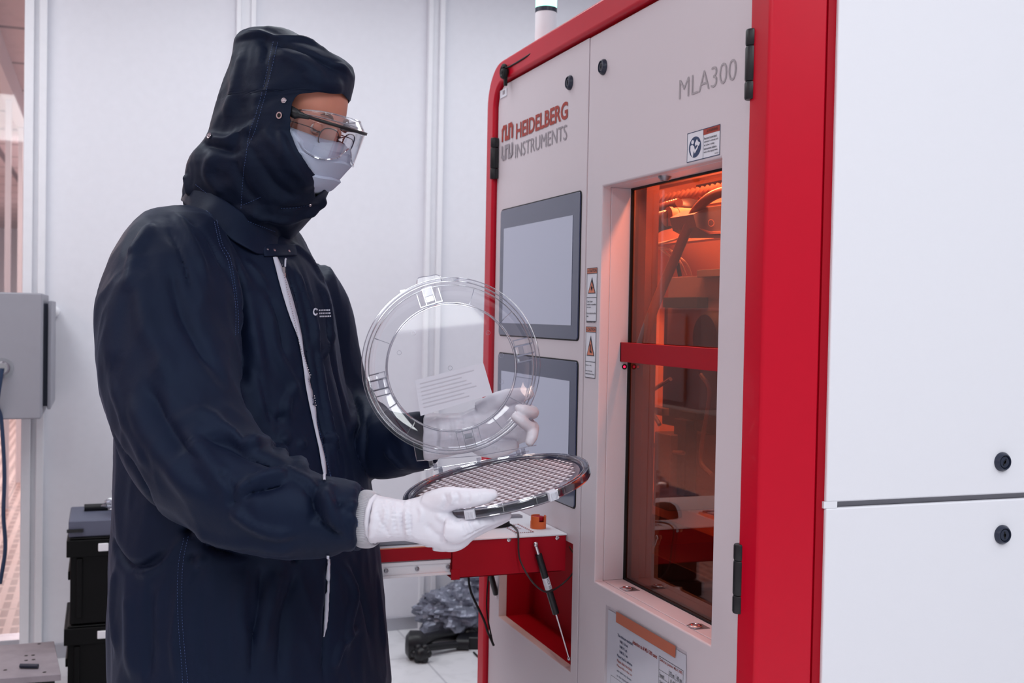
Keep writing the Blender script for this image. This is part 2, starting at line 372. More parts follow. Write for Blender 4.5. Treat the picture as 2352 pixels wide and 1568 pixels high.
# right door with window recess
wy0 = fz(1657, 367)[0]; wy1 = 2.165; wz1 = 1.630; wz0 = .7835
b = MB(); plate(b, MX, MX+DT, YR, YS-.002, .06, ZT, (wy0, wy1, wz0, wz1), M['mwhite'])
rd = b.build('right_door', mach, bevel=.004, seg=3)
GX = MX+.072
b = MB()
t = .006
b.box(MX+DT, GX, wy1, wy1+t, wz0, wz1, M['mwhite']); b.box(MX+DT, GX, wy0-t, wy0, wz0, wz1, M['mwhite'])
b.box(MX+DT, GX, wy0-t, wy1+t, wz1, wz1+t, M['mwhite']); b.box(MX+DT, GX, wy0-t, wy1+t, wz0-t, wz0, M['mwhite'])
b.build('window_reveal', rd, bevel=.0015)
b = MB(); b.box(GX-.004, GX+.002, wy1-.004, wy1, wz0, wz1, M['matteblack']); b.box(GX-.004, GX+.002, wy0, wy1, wz0, wz0+.004, M['matteblack'])
b.box(GX-.004, GX+.002, wy0, wy1, wz1-.004, wz1, M['matteblack']); b.build('window_seal', rd)
# split: mullion of the sliding pane
gm = clear('amber_safety_glass', (.95, .55, .37), .015, .04, .42, 2.4, (1, .86, .84))
b = MB(); b.box(GX, GX+.005, wy0, wy1, wz0, wz1, gm); b.build('amber_window', rd)
zb1 = fz(1444, 787, GX-.02)[1]; zb0 = fz(1444, 832, GX-.02)[1]
b = MB(); b.box(GX-.022, GX-.016, wy0, wy1+.001, zb0, zb1, M['redmatt']); b.box(GX-.022, GX, wy1-.005, wy1+.001, zb0, zb1, M['redmatt']); b.build('red_crossbar', rd, bevel=.001)
# light barrier sensors on the reveal, buttons on the sill, nozzle above
led = mat('sensor_led_red', (150, 4, 40), .3, emit=(255, 30, 80), es=1.6)
def sensor(p):
    b = MB(); b.rev(p, (0, -1, 0), [(.0058, 0), (.0058, .0012), (.0040, .0012), (.0036, -.0), (0, 0)], M['matteblack'], 20); b.ball(np.array(p)+np.array([0, -.0005, 0]), .0028, led, 8); b.build('light_sensor', rd)
sensor(on(1434, 842, 1, wy1-.0005))
for x, y in ((1440, 1353), (1597, 1439)):
    p = on(x, y, 2, wz0+.0005); b = MB()
    b.box(p[0]-.010, p[0]+.022, p[1]-.016, p[1]+.016, wz0, wz0+.0006, M['steel'])
    b.rev(p, (0, 0, 1), [(.0125, 0), (.0125, .003), (.0105, .0042), (.0085, .0042), (.008, .003)], M['chrome'], 32)
    b.rev(p+np.array([0, 0, .0029]), (0, 0, 1), [(.0082, 0), (.0062, .0006)], mat('button_ring_glow', (200, 60, 50), .4, emit=(255, 60, 50), es=.9), 32)
    b.rev(p+np.array([0, 0, .0030]), (0, 0, 1), [(.0062, 0), (0.0, .0008)], M['steel'], 32)
    b.build('sill_button', rd)
p = on(1527, 405, 2, wz1); b = MB(); b.rev(p, (0, 0, -1), [(.0135, 0), (.0125, .003), (.008, .008), (.006, .008), (.005, .004), (0, .004)], M['steel'], 32); b.build('spray_nozzle', rd)
# hinges
def hinge(parent, c, L, r, ax=0.):
    b = MB(); x, y, z = c
    for k, (a, e) in enumerate(((-.5, -.245), (-.240, .26), (.265, .5))):
        b.tube([(x, y, z+a*L), (x, y, z+a*L+.003), (x, y, z+e*L-.003), (x, y, z+e*L)], [r*.9, r, r, r*.9], M['black'], 20)
        b.box(x+.0, x+r*1.15, y-r*.9, y+r*.9, z+a*L+.001, z+e*L-.001, M['black'])
    return b.build('hinge', parent, bevel=.0008)
for yy in ((68, 229), (1248, 1408)):
    pa, pb = fz(1727 if yy[0] < 500 else 1698, yy[0], MX-.012), fz(1725 if yy[0] < 500 else 1698, yy[1], MX-.012)
    hinge(rd, (MX-.012, (pa[0]+pb[0])/2, (pa[1]+pb[1])/2), abs(pa[1]-pb[1]), .0105)
pa, pb = fz(1134, 317, MX-.012), fz(1134, 411, MX-.012)
hinge(ld, (MX-.012, (pa[0]+pb[0])/2, (pa[1]+pb[1])/2), abs(pa[1]-pb[1]), .0095)
# door latches
for par, x, y in ((ld, 1310, 190), (rd, 1387, 154)):
    yz = fz(x, y); lock('latch', par, (MX, yz[0], yz[1]), (-1, 0, 0), .05)
# --- lettering
def rect_px(x0, y0, x1, y1):
    """plane coordinates from the upper-left and lower-right pixel"""
    a, c = fz(x0, y0), fz(x1, y1); return -a[0], -c[0], c[1], a[1]
ha = fz(1186, 305); hb = fz(1304, 270)   # baseline ends
zc0, zc1 = fz(1186, 308)[1], fz(1186, 277)[1]
b = MB()
b.text('HEIDELBERG', fn_front, -fz(1186, 300)[0], -fz(1305, 250)[0], fz(1305, 272)[1], fz(1305, 231)[1], M['ink_red'], bold=.028)
b.text('INSTRUMENTS', fn_front, -fz(1184, 345)[0], -fz(1303, 300)[0], fz(1303, 320)[1], fz(1303, 285)[1], M['ink_grey'], bold=-.002)
# meander logo: square wave with rounded outer shoulders, orange above and grey mirrored below
ly0, ly1 = fz(1153, 300)[0], fz(1180, 300)[0]
def stroke(b, pts, w, m, x=MX-.0012):
    for p, q in zip(pts[:-1], pts[1:]):
        x -= .0001; p, q = np.array(p, float), np.array(q, float); d = (q-p)/np.linalg.norm(q-p); nrm = np.array([-d[1], d[0]])*w/2; p = p-d*w/2; q = q+d*w/2
        b.add([(x, *(p+nrm)), (x, *(q+nrm)), (x, *(q-nrm)), (x, *(p-nrm))], [(0, 1, 2, 3)], m)
za, zb_ = fz(1153, 327)[1], fz(1153, 291)[1]
W_ = ly0-ly1; c = [ly0-W_*k for k in (.08, .36, .64, .92)]; w = W_*.125; hh = zb_-za
stroke(b, [(c[0], za+w/2), (c[0], zb_-hh*.3), (c[0]-W_*.1, zb_-w/2), (c[1], zb_-w/2), (c[1], za+w/2+hh*.0), (c[2], za+w/2), (c[2], zb_-w/2), (c[3]+W_*.1, zb_-w/2), (c[3], zb_-hh*.3), (c[3], za+w/2)], w, M['ink_red'])
za, zb_ = fz(1152, 370)[1], fz(1152, 337)[1]; hh = zb_-za
stroke(b, [(c[0], zb_-w/2), (c[0], za+hh*.3), (c[0]-W_*.1, za+w/2), (c[1], za+w/2), (c[1], zb_-w/2), (c[2], zb_-w/2), (c[2], za+w/2), (c[3]+W_*.1, za+w/2), (c[3], za+hh*.3), (c[3], zb_-w/2)], w, M['ink_grey'])
b.build('brand_lettering', ld, smooth=False)
b = MB(); b.text('MLA300', fn_front, -fz(1561, 200)[0], -fz(1692, 160)[0], fz(1561, 229)[1]+.0, fz(1561, 184)[1], mat('ink_pale_grey', (164, 156, 162), .5), bold=-.012)
b.build('model_lettering', rd, smooth=False)
# small tag near the far top corner
y_, z_ = fz(1150, 222); b = MB(); y2, z2 = fz(1165, 208)
b.box(MX-.002, MX, y2, y_, min(z_, z2)-.006, max(z_, z2)+.008, M['paper']); b.box(MX-.0026, MX, y2+.012, y_-.022, z_+.001, max(z_, z2)+.004, M['ink_grey']); b.build('serial_tag', ld)
# --- stickers
def border(b, u0, u1, v0, v1, w, m, x):
    for r in ((u0, u1, v0, v0+w), (u0, u1, v1-w, v1), (u0, u0+w, v0, v1), (u1-w, u1, v0, v1)):
        b.add([(x, -r[0], r[2]), (x, -r[1], r[2]), (x, -r[1], r[3]), (x, -r[0], r[3])], [(0, 1, 2, 3)], m)
def quad(b, u0, u1, v0, v1, m, x): b.add([(x, -u0, v0), (x, -u1, v0), (x, -u1, v1), (x, -u0, v1)], [(0, 1, 2, 3)], m)
f2 = lambda u, v: (MX-.0014, -u, v)
u0, u1, v0, v1 = -fz(1580, 300)[0], -fz(1655, 300)[0], fz(1579, 374)[1], fz(1580, 307)[1]
b = MB(); quad(b, u0, u1, v0, v1, M['paper'], MX-.0006); border(b, u0, u1, v0, v1, .0012, M['ink_blue'], MX-.0010)
um = u0+(u1-u0)*.50; quad(b, um, um+.001, v0, v1, M['ink_blue'], MX-.0010); quad(b, um, u1-.0012, v1-(v1-v0)*.21, v1-.0012, M['ink_red'], MX-.0009)
cy, cz = (u0+um)/2, v0+(v1-v0)*.47; ry, rz = (um-u0)*.38, (v1-v0)*.355
b.add([(MX-.0009, -(cy+ry*math.cos(a)), cz+rz*math.sin(a)) for a in np.linspace(0, 2*math.pi, 40)[:-1]], [tuple(range(39))], M['ink_blue'])
b.add([(MX-.0012, -(cy-ry*.38+ry*.22*math.cos(a)), cz+rz*.52+rz*.2*math.sin(a)) for a in np.linspace(0, 2*math.pi, 20)[:-1]], [tuple(range(19))], M['paper'])
for poly in ([(-.72, .22), (-.42, .26), (-.12, .10), (.02, -.28), (.42, .0), (.30, .12), (.55, .02), (.5, -.16), (.02, -.62), (-.16, -.36), (-.30, -.95), (-.55, -.70), (-.74, -.2)], [(.0, .35), (.34, .72), (.52, .45), (.86, .30), (.66, -.0), (.3, .18), (.12, .05)]):
    b.add([(MX-.0012, -(cy+ry*p), cz+rz*q) for p, q in poly], [tuple(range(len(poly)))], M['paper'])
b.text('A WARNING', f2, um+.012, u1-.008, v1-(v1-v0)*.155, v1-(v1-v0)*.06, mat('ink_brown', (92, 30, 24), .5), bold=.03)
for k, s in enumerate(('Read and understand', "operator's manual and", 'all other safety', 'instructions before', 'using this equipment.')):
    wv = (u1-um-.010)*len(s)/21; zt = v1-(v1-v0)*(.30+.115*k); b.text(s, f2, um+.004, um+.004+wv, zt-(v1-v0)*.075, zt, M['ink_dark'], bold=.02)
b.text('W7001', f2, u1-.016, u1-.003, v0+.003, v0+.006, M['ink_dark'])
b.build('warning_sticker', rd, smooth=False)
def caution(y0, y1, lines, sym):
    u0, u1 = -fz(1348, 700)[0], -fz(1371, 700)[0]; v1_, v0_ = fz(1360, y0)[1], fz(1358, y1)[1]; h = v1_-v0_
    b = MB(); quad(b, u0, u1, v0_, v1_, M['paper'], MX-.0006); hd = h*.10; quad(b, u0, u1, v1_-hd, v1_, M['sorange'], MX-.0009)
    border(b, u0, u1, v0_, v1_, .0012, M['ink_dark'], MX-.0012); quad(b, u0, u1, v1_-hd-.0012, v1_-hd, M['ink_dark'], MX-.0012)
    sp = .56 if sym == 'laser' else .69
    quad(b, u0, u1, v1_-h*sp, v1_-h*sp+.0012, M['ink_dark'], MX-.0012)
    b.text('\u25b2CAUTION' if 0 else 'A CAUTION', f2, u0+.003, u1-.003, v1_-hd*.82, v1_-hd*.25, M['ink_dark'], bold=.02)
    um = (u0+u1)/2; tt, tb = v1_-h*.17, v1_-h*(.48 if sym == 'laser' else .57); w = (u1-u0)*.38
    b.add([(MX-.0010, -um, tt), (MX-.0010, -(um-w), tb), (MX-.0010, -(um+w), tb)], [(0, 1, 2)], M['ink_dark'])
    b.add([(MX-.0013, -um, tt-.010), (MX-.0013, -(um-w+.0035), tb+.002), (MX-.0013, -(um+w-.0035), tb+.002)], [(0, 1, 2)], M['sorange'])
    cz = tb+(tt-tb)*.34
    if sym == 'laser':
        for k in range(8):
            a = k*math.pi/4; r = .0085 if k != 0 else .012
            b.add([(MX-.0016, -(um+r*math.cos(a)), cz+r*math.sin(a)), (MX-.0016, -(um+.0016*math.cos(a+1.5)), cz+.0016*math.sin(a+1.5)), (MX-.0016, -(um+.0016*math.cos(a-1.5)), cz+.0016*math.sin(a-1.5))], [(0, 1, 2)], M['ink_dark'])
    else:
        for dx in (-.004, -.001, .002): b.add([(MX-.0016, -(um+dx), cz+.010), (MX-.0016, -(um+dx+.0016), cz+.010), (MX-.0016, -(um+dx+.0026), cz-.008), (MX-.0016, -(um+dx+.0008), cz-.008)], [(0, 1, 2, 3)], M['ink_dark'])
        b.add([(MX-.0016, -(um-.006), cz-.002), (MX-.0016, -(um+.008), cz-.006), (MX-.0016, -(um+.005), cz-.010)], [(0, 1, 2)], M['ink_dark'])
    zz = v1_-h*sp-h*.05
    for s in lines:
        if s: b.text(s, f2, u0+.003, u0+.003+(u1-u0-.006)*min(1, len(s)/20), zz-h*.032, zz, M['ink_dark'], bold=.02)
        zz -= h*.055
    b.build('caution_sticker', rd, smooth=False)
caution(615, 738, ['Class 2 laser', 'radiation accessible', 'when open', '', 'Do not stare into the', 'beam', '', 'DIN EN 60 825-1:2007'], 'laser')
caution(750, 868, ['Shearing risk', '', 'Keep hands away', 'while window closes.'], 'hand')
# --- screens
def screen(y0, y1, z0, z1, mframe):
    b = MB(); b.prism([(MX-.0015, y, z) for y, z in rrect(y0-.003, y1+.003, z0-.003, z1+.003, .012, (1, 1, 1, 1))], (.01, 0, 0), M['matteblack'])
    b.prism([(MX-.0035, y, z) for y, z in rrect(y0, y1, z0, z1, .010, (1, 1, 1, 1))], (.012, 0, 0), M['bezel'])
    s_ = b.build('monitor', ld, bevel=.0012)
    b = MB(); q = mframe; b.add([(MX-.0042, y, z) for y, z in ((y0+q[0], z0+q[2]), (y1-q[1], z0+q[2]), (y1-q[1], z1-q[3]), (y0+q[0], z1-q[3]))], [(0, 1, 2, 3)], scm)
    b.build('display', s_)
scm = mat('display_grey_glow', (120, 122, 140), .22, emit=(168, 170, 190), es=.42, var=(3, .03))
nt = scm.node_tree
screen(2.274, 2.800, 1.300, 1.631, (.037, .030, .032, .050))
s2z1 = fz(1328, 831)[1]; s2z0 = fz(1322, 1167)[1]
screen(2.274, 2.800, s2z0, s2z1, (.037, .030, .032, .045))
# --- signal tower, its cable and cap on the roof edge
p = np.array([1.10, 2.76, 2.022])
tw = thing('signal_tower', p, 'green-lit signal tower on a white tube atop the machine', 'signal light')
b = MB(); b.rev(p, (0, 0, 1), [(.0, 0), (.032, 0), (.032, .006), (.0285, .008), (.0285, .135), (0, .135)], M['trimw'], 32); b.build('tube', tw)
green = mat('green_lens_lit', (120, 235, 190), .2, emit=(150, 255, 215), es=2.6); org = mat('orange_lens', (214, 110, 70), .25, emit=(230, 120, 80), es=.25)
z = .135
for nm, h, m, r in (('collar', .012, M['slate'], .0292), ('green_lens', .048, green, .0285), ('collar', .010, M['slate'], .0292), ('orange_lens', .05, org, .0285), ('collar', .01, M['slate'], .0292), ('red_lens', .05, M['red'], .0285)):
    b = MB(); prof = [(0, 0), (r, 0)]
    if 'lens' in nm:
        for k in range(12): prof += [(r-.0008, h*(k+.3)/12), (r, h*(k+.8)/12)]
    prof += [(r, h), (0, h)]
    b.rev(p+np.array([0, 0, z]), (0, 0, 1), prof, m, 40); b.build(nm, tw); z += h
# magnetic cable clip at the corner and the wire running to the tower
q = on(1158, 168, 0, MX-.02)
b = MB(); b.tube([q+np.array([0, -.004, .012]), q+np.array([0, 0, .018]), q+np.array([0, .012, .012]), q+np.array([0, .014, -.002]), q+np.array([0, .002, -.008]), q+np.array([0, -.010, -.002]), q+np.array([0, -.012, .008])], .0075, M['matteblack'], 8, smooth=3)
b.obox(q+np.array([.004, 0, -.016]), (.004, 0, 0), (0, .004, 0), (0, 0, .016), M['matteblack'])
b.ball(q+np.array([0, 0, .004]), .013, M['matteblack'], 8, (.7, 1, .8))
b.build('roof_cable_clip', mach)
b = MB(); a = q+np.array([.0, -.01, .012])
b.tube([a, on(1172, 152, 0, MX-.014), on(1212, 128, 0, MX-.012), on(1240, 108, 0, 1.0)+np.array([0, 0, .0]), np.array([1.03, 2.58, 2.032]), np.array([1.12, 2.64, 2.027]), p+np.array([.0, -.03, .008])], .0022, M['matteblack'], 6, smooth=5)
b.build('signal_tower_cable', mach)

# --- inside the chamber, seen through the amber glass
ch = mach
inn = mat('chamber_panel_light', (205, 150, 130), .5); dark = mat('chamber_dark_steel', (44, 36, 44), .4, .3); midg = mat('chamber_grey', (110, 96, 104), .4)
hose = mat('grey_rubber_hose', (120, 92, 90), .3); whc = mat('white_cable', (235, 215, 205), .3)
def cX(x, y, X): return on(x, y, 0, X)
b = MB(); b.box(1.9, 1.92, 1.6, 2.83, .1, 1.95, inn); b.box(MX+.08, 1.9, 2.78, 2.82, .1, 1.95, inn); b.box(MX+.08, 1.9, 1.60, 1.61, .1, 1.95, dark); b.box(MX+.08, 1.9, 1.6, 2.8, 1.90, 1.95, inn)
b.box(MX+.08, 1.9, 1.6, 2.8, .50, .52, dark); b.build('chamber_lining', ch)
# ribbed baffle under the chamber roof
b = MB(); X0 = 1.34; zt, zb = cX(1590, 432, X0)[2], cX(1590, 458, X0)[2]
for k in range(24):
    y = 2.08+k*.0235; b.tube([(X0, y, zb), (X0+.02, y, zt)], .0075, inn, 8)
b.box(X0+.02, X0+.03, 1.62, 2.4, zb-.01, zt+.01, dark); b.box(X0-.06, X0-.03, 1.62, 2.6, zt+.006, zt+.020, hose); b.box(X0-.10, X0-.07, 1.62, 2.7, zt+.045, zt+.060, inn); b.box(X0-.02, X0+.0, 1.62, 2.6, zb-.022, zb-.012, inn); b.box(X0, X0+.04, 2.2, 2.7, zb-.10, zb-.03, inn)
b.build('ribbed_baffle', ch)
# left post right behind the glass
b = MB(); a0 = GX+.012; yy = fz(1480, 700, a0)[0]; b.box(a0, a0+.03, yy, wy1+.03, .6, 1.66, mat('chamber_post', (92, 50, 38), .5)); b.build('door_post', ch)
# conduit fitting, ribbed conduits and a camera housing running across the chamber
def cY(x, y, Y): return on(x, y, 1, Y)
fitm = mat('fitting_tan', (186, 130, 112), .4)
a, c = cY(1534, 497, 2.12), cY(1592, 500, 2.12); u = (c-a)
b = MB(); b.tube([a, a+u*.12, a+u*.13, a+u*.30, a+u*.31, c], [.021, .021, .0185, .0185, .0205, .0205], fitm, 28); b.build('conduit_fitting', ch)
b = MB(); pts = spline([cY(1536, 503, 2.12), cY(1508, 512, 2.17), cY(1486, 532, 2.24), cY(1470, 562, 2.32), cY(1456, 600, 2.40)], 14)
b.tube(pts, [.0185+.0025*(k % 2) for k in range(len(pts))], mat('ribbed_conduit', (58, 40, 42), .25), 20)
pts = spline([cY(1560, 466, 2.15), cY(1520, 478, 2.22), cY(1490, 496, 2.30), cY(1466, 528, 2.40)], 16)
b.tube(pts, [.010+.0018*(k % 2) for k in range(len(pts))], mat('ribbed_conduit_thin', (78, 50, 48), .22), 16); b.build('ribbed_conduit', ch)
b = MB(); b.ball(cY(1580, 480, 2.2), .034, dark, 12, (1.3, 1, .7)); b.build('dark_hub', ch)
b = MB(); pl = [cY(x, y, 1.98) for x, y in ((1592, 492), (1622, 476), (1720, 462), (1730, 540), (1632, 540), (1600, 522))]; b.prism(pl, (0, .10, 0), midg)
pl = [cY(x, y, 1.975) for x, y in ((1608, 524), (1632, 538), (1700, 534), (1700, 528), (1634, 532))]; b.prism(pl, (0, .01, 0), inn)
b.rev(cY(1633, 512, 1.978), (0, -1, 0), [(.0075, 0), (.0075, .001), (.006, .001), (.006, 0)], inn, 20, closed=True); b.build('camera_housing', ch, bevel=.004)
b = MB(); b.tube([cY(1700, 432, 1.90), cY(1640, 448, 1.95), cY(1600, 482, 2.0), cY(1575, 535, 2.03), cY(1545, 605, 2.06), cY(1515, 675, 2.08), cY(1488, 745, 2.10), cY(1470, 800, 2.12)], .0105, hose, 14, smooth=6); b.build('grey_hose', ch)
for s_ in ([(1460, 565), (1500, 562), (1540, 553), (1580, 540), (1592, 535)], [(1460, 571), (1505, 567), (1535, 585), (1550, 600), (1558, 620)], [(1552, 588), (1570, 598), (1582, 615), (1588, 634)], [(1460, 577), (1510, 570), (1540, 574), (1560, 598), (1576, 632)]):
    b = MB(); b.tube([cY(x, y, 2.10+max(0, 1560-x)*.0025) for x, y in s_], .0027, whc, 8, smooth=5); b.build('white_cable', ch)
b = MB(); b.tube([cY(1504, 554, 2.23), cY(1499, 576, 2.23)], .0045, M['matteblack'], 8); b.build('cable_tie', ch)
b = MB(); b.tube([cY(1556, 604, 2.09), cY(1562, 634, 2.09)], .0045, M['matteblack'], 8); b.build('cable_plug', ch)
# stage tower: dark body with shiny top edge
b = MB(); X = 1.28
def blk(x0, y0, x1, y1, X, dx, m, bb):
    a, c = cX(x0, y0, X), cX(x1, y1, X); bb.box(X, X+dx, min(a[1], c[1]), max(a[1], c[1]), min(a[2], c[2]), max(a[2], c[2]), m)
blk(1535, 637, 1700, 800, X, .2, midg, b); blk(1526, 700, 1700, 1010, X+.01, .2, dark, b); blk(1600, 620, 1700, 632, X-.02, .2, M['steel'], b)
blk(1522, 683, 1600, 706, X-.03, .03, M['matteblack'], b); b.build('stage_tower', ch, bevel=.002)
b = MB(); c = cX(1636, 775, 1.25); b.rev(c, (-1, 0, 0), [(0, .02), (.05, .02), (.058, .01), (.058, -.02)], M['matteblack'], 32); b.build('drive_wheel', ch)
b = MB(); b.box(1.30, 1.8, 1.66, 2.74, .86, .90, inn); b.box(1.22, 1.5, 1.70, 2.40, .62, .80, dark); b.box(1.25, 1.6, 2.3, 2.38, .9, 1.08, midg)
b.build('stage_base', ch, bevel=.003)
b = MB()
for s in ([(1540, 870), (1490, 905), (1476, 950), (1490, 1010), (1530, 1035), (1570, 1040)], [(1500, 880), (1498, 940), (1515, 975)], [(1610, 860), (1630, 900), (1615, 1000), (1610, 1060), (1635, 1090)]):
    b.tube([cX(x, y, 1.26) for x, y in s], .005, midg, 8, smooth=5)
b.build('air_tubes', ch)
b = MB(); blk(1465, 928, 1520, 955, 1.27, .04, midg, b); blk(1560, 942, 1598, 965, 1.24, .03, M['matteblack'], b); blk(1548, 960, 1572, 1140, 1.27, .03, dark, b); b.build('valve_block', ch, bevel=.002)
l = bpy.data.lights.new('chamber_lamp', 'AREA'); l.shape = 'RECTANGLE'; l.size = .06; l.size_y = .5; l.energy = 17; l.color = (1, .66, .5)
o = bpy.data.objects.new('chamber_lamp', l); COL.objects.link(o); o.location = (1.16, 2.05, 1.80); o.rotation_euler = (0, -.6, 0)

# --- fold-out table
TZ = .858; ty0 = 2.319; ty1 = 2.80
tb = M['redmatt']
b = MB(); xl = on(1037, 1270, 1, ty0)[0]
b.box(xl-.004, MX-.001, ty0-.004, ty1, TZ-.004, TZ, M['paper'] if 0 else M['swhite']); table = None
table = b.build('fold_out_table', mach, bevel=.0015)
zlo = on(1313, 1310, 1, ty0)[2]
b = MB(); b.box(xl, MX-.002, ty0, ty0+.003, zlo, TZ-.004, tb); b.box(xl, xl+.003, ty0, ty1, zlo+.012, TZ-.004, tb); b.box(xl, MX-.002, ty1-.003, ty1, zlo, TZ-.004, tb)
b.box(xl, xl+.02, ty0-.001, ty0+.002, zlo-.003, zlo+.02, tb); b.box(xl+.0, MX-.01, ty0, ty1, zlo, zlo+.003, tb); b.build('table_apron', table, bevel=.001)
for x, y in ((1169, 1239), (1280, 1235)):
    p = on(x, y, 1, ty0); b = MB(); b.rev(p, (0, -1, 0), [(.0048, 0), (.0048, .0012), (.0038, .0020), (.002, .002), (.0018, .0008), (0, .0008)], M['chrome'], 18); b.build('screw', table)
# keyboard tray, sliding on an aluminium rail
xk = .40; kz = TZ-.012
b = MB(); b.box(xk, xl, ty0+.004, ty1-.02, kz-.004, kz, M['swhite']); b.box(xk, xl, ty0+.001, ty0+.006, kz-.030, kz-.002, tb); b.box(xk, xl, ty0, ty0+.004, kz-.002, kz, M['sorange']); b.box(xk, xk+.004, ty0+.004, ty1-.02, kz-.03, kz-.002, tb)
tray = b.build('keyboard_tray', mach, bevel=.0008)
b = MB(); z1 = kz-.033; z0 = z1-.034
b.box(xk, xl+.01, ty0+.010, ty0+.022, z0, z1, M['trimw']); b.box(xk, xl+.01, ty0+.006, ty0+.012, z1-.008, z1, M['trimw']); b.box(xk, xl+.01, ty0+.006, ty0+.012, z0, z0+.006, M['trimw']); b.build('slide_rail', tray, bevel=.0008)
for x in (887, 958, 1029):
    p = on(x, 1300 if x < 960 else 1296, 1, ty0+.009); p[2] = (z0+z1)/2; b = MB(); b.rev(p, (0, -1, 0), [(.0048, 0), (.0048, .0016), (.0036, .0024), (.002, .0024), (.0018, .001), (0, .001)], M['steel'], 18); b.build('screw', tray)
# keyboard on the tray
kb = thing('keyboard', (.5, 2.42, kz), 'grey keyboard lying on the red-edged tray, mostly behind the arm', 'keyboard')
b = MB(); b.box(.42, .70, 2.345, 2.50, kz+.0005, kz+.012, mat('keyboard_grey', (150, 152, 164), .5)); b.build('keyboard_base', kb, bevel=.003)
b = MB()
for i in range(14):
    for j in range(6): b.box(.428+i*.0192, .428+i*.0192+.0165, 2.352+j*.0235, 2.352+j*.0235+.020, kz+.012, kz+.016, M['paper'] if (i+j) % 9 else M['bezel'])
b.build('keys', kb, bevel=.001)
# emergency stop
p = on(1236, 1212, 2, TZ)
es = b = MB(); b.rev(p, (0, 0, 1), [(.0, 0), (.0185, 0), (.0185, .016), (.0175, .0165), (.0165, .016), (.0165, .004), (0, .004)], M['orange'], 40)
for k in range(3):
    a0 = k*2*math.pi/3+1.0; R_ = .0175; P = [[p+np.array([(R_+e)*math.cos(a0+t), (R_+e)*math.sin(a0+t), h]) for t in np.linspace(0, 1.35, 12)] for e, h in ((.001, .014), (.001, .029), (-.001, .029), (-.001, .014))]; b.grid(P, M['orange'])
es = b.build('emergency_stop', mach)
b = MB(); b.rev(p, (0, 0, 1), [(.010, .004), (.010, .018), (.0135, .019), (.0145, .022), (.0135, .027), (0, .029)], M['redmatt'], 32); b.build('stop_button', es)
# hazard-striped warning label on the table
def T(x, y): return on(x, y, 2, TZ+.0004)
c = [T(1152, 1206), T(1190, 1202), T(1225, 1221), T(1186, 1225)]
b = MB(); xs_ = sorted(p[0] for p in c); ys_ = sorted(p[1] for p in c); lx0, lx1, ly0_, ly1_ = .5*(xs_[0]+xs_[1]), .5*(xs_[2]+xs_[3]), .5*(ys_[0]+ys_[1]), .5*(ys_[2]+ys_[3])
b.add([(lx0, ly0_, TZ+.0004), (lx1, ly0_, TZ+.0004), (lx1, ly1_, TZ+.0004), (lx0, ly1_, TZ+.0004)], [(0, 1, 2, 3)], M['paper'])
N_ = 9; w_ = .005
for k in range(N_):
    for (A, B, o_) in ((lx0, lx1, ly0_), (lx0, lx1, ly1_-w_)):
        s = (B-A)/N_; b.add([(A+k*s, o_, TZ+.0008), (A+(k+.5)*s, o_, TZ+.0008), (A+(k+.9)*s, o_+w_, TZ+.0008), (A+(k+.4)*s, o_+w_, TZ+.0008)], [(0, 1, 2, 3)], M['ink_red'])
    for (A, B, o_) in ((ly0_, ly1_, lx0), (ly0_, ly1_, lx1-w_)):
        s = (B-A)/N_; b.add([(o_, A+k*s, TZ+.0008), (o_, A+(k+.5)*s, TZ+.0008), (o_+w_, A+(k+.9)*s, TZ+.0008), (o_+w_, A+(k+.4)*s, TZ+.0008)], [(0, 1, 2, 3)], M['ink_red'])
for k, s in enumerate(('DANGER', 'Crush hazard', 'Keep clear')):
    b.text(s, lambda u, v: (u, v, TZ+.0008), lx0+.014, lx1-.014, ly1_-.022-k*.020, ly1_-.010-k*.020, M['ink_red'], bold=.02)
b.build('danger_label', mach, smooth=False)
p = T(1186, 1187); b = MB(); b.box(p[0]-.03, p[0]+.012, p[1]-.012, p[1]+.012, TZ, TZ+.006, M['steel']); b.build('table_bracket', table, bevel=.001)
# mouse and its cable
p = T(1118, 1208); ms = thing('computer_mouse', p, 'black computer mouse on the white table, right under the gloved fingers', 'mouse')
b = MB(); P = []
for i in range(13):
    a = i/12*math.pi; row = []
    for k in range(25):
        t = k/24*math.pi; row.append((p[0]+.055*math.cos(a)*1.0, p[1]+.031*math.sin(a)**.6*math.cos(t), TZ+.001+.036*math.sin(a)**.6*math.sin(t)*(1-.25*math.cos(a))))
    P.append(row)
b.grid(P, M['matteblack']); b.build('mouse_shell', ms, bevel=0)
e = p+np.array([.055, 0, .008])
b = MB(); b.tube([e, T(1165, 1203)+np.array([0, 0, .003]), T(1182, 1212)+np.array([0, 0, .002]), np.array(on(1190, 1226, 1, ty0-.006)), on(1193, 1280, 1, ty0-.012), on(1215, 1325, 1, ty0-.03), on(1240, 1352, 1, ty0-.03), on(1262, 1358, 1, ty0-.02), on(1295, 1338, 1, ty0-.006), on(1323, 1305, 1, ty0-.01), on(1322, 1280, 1, ty0+.03), on(1308, 1255, 1, ty0+.08)], .0020, M['cable'], 8, smooth=7); b.build('mouse_cable', ms)
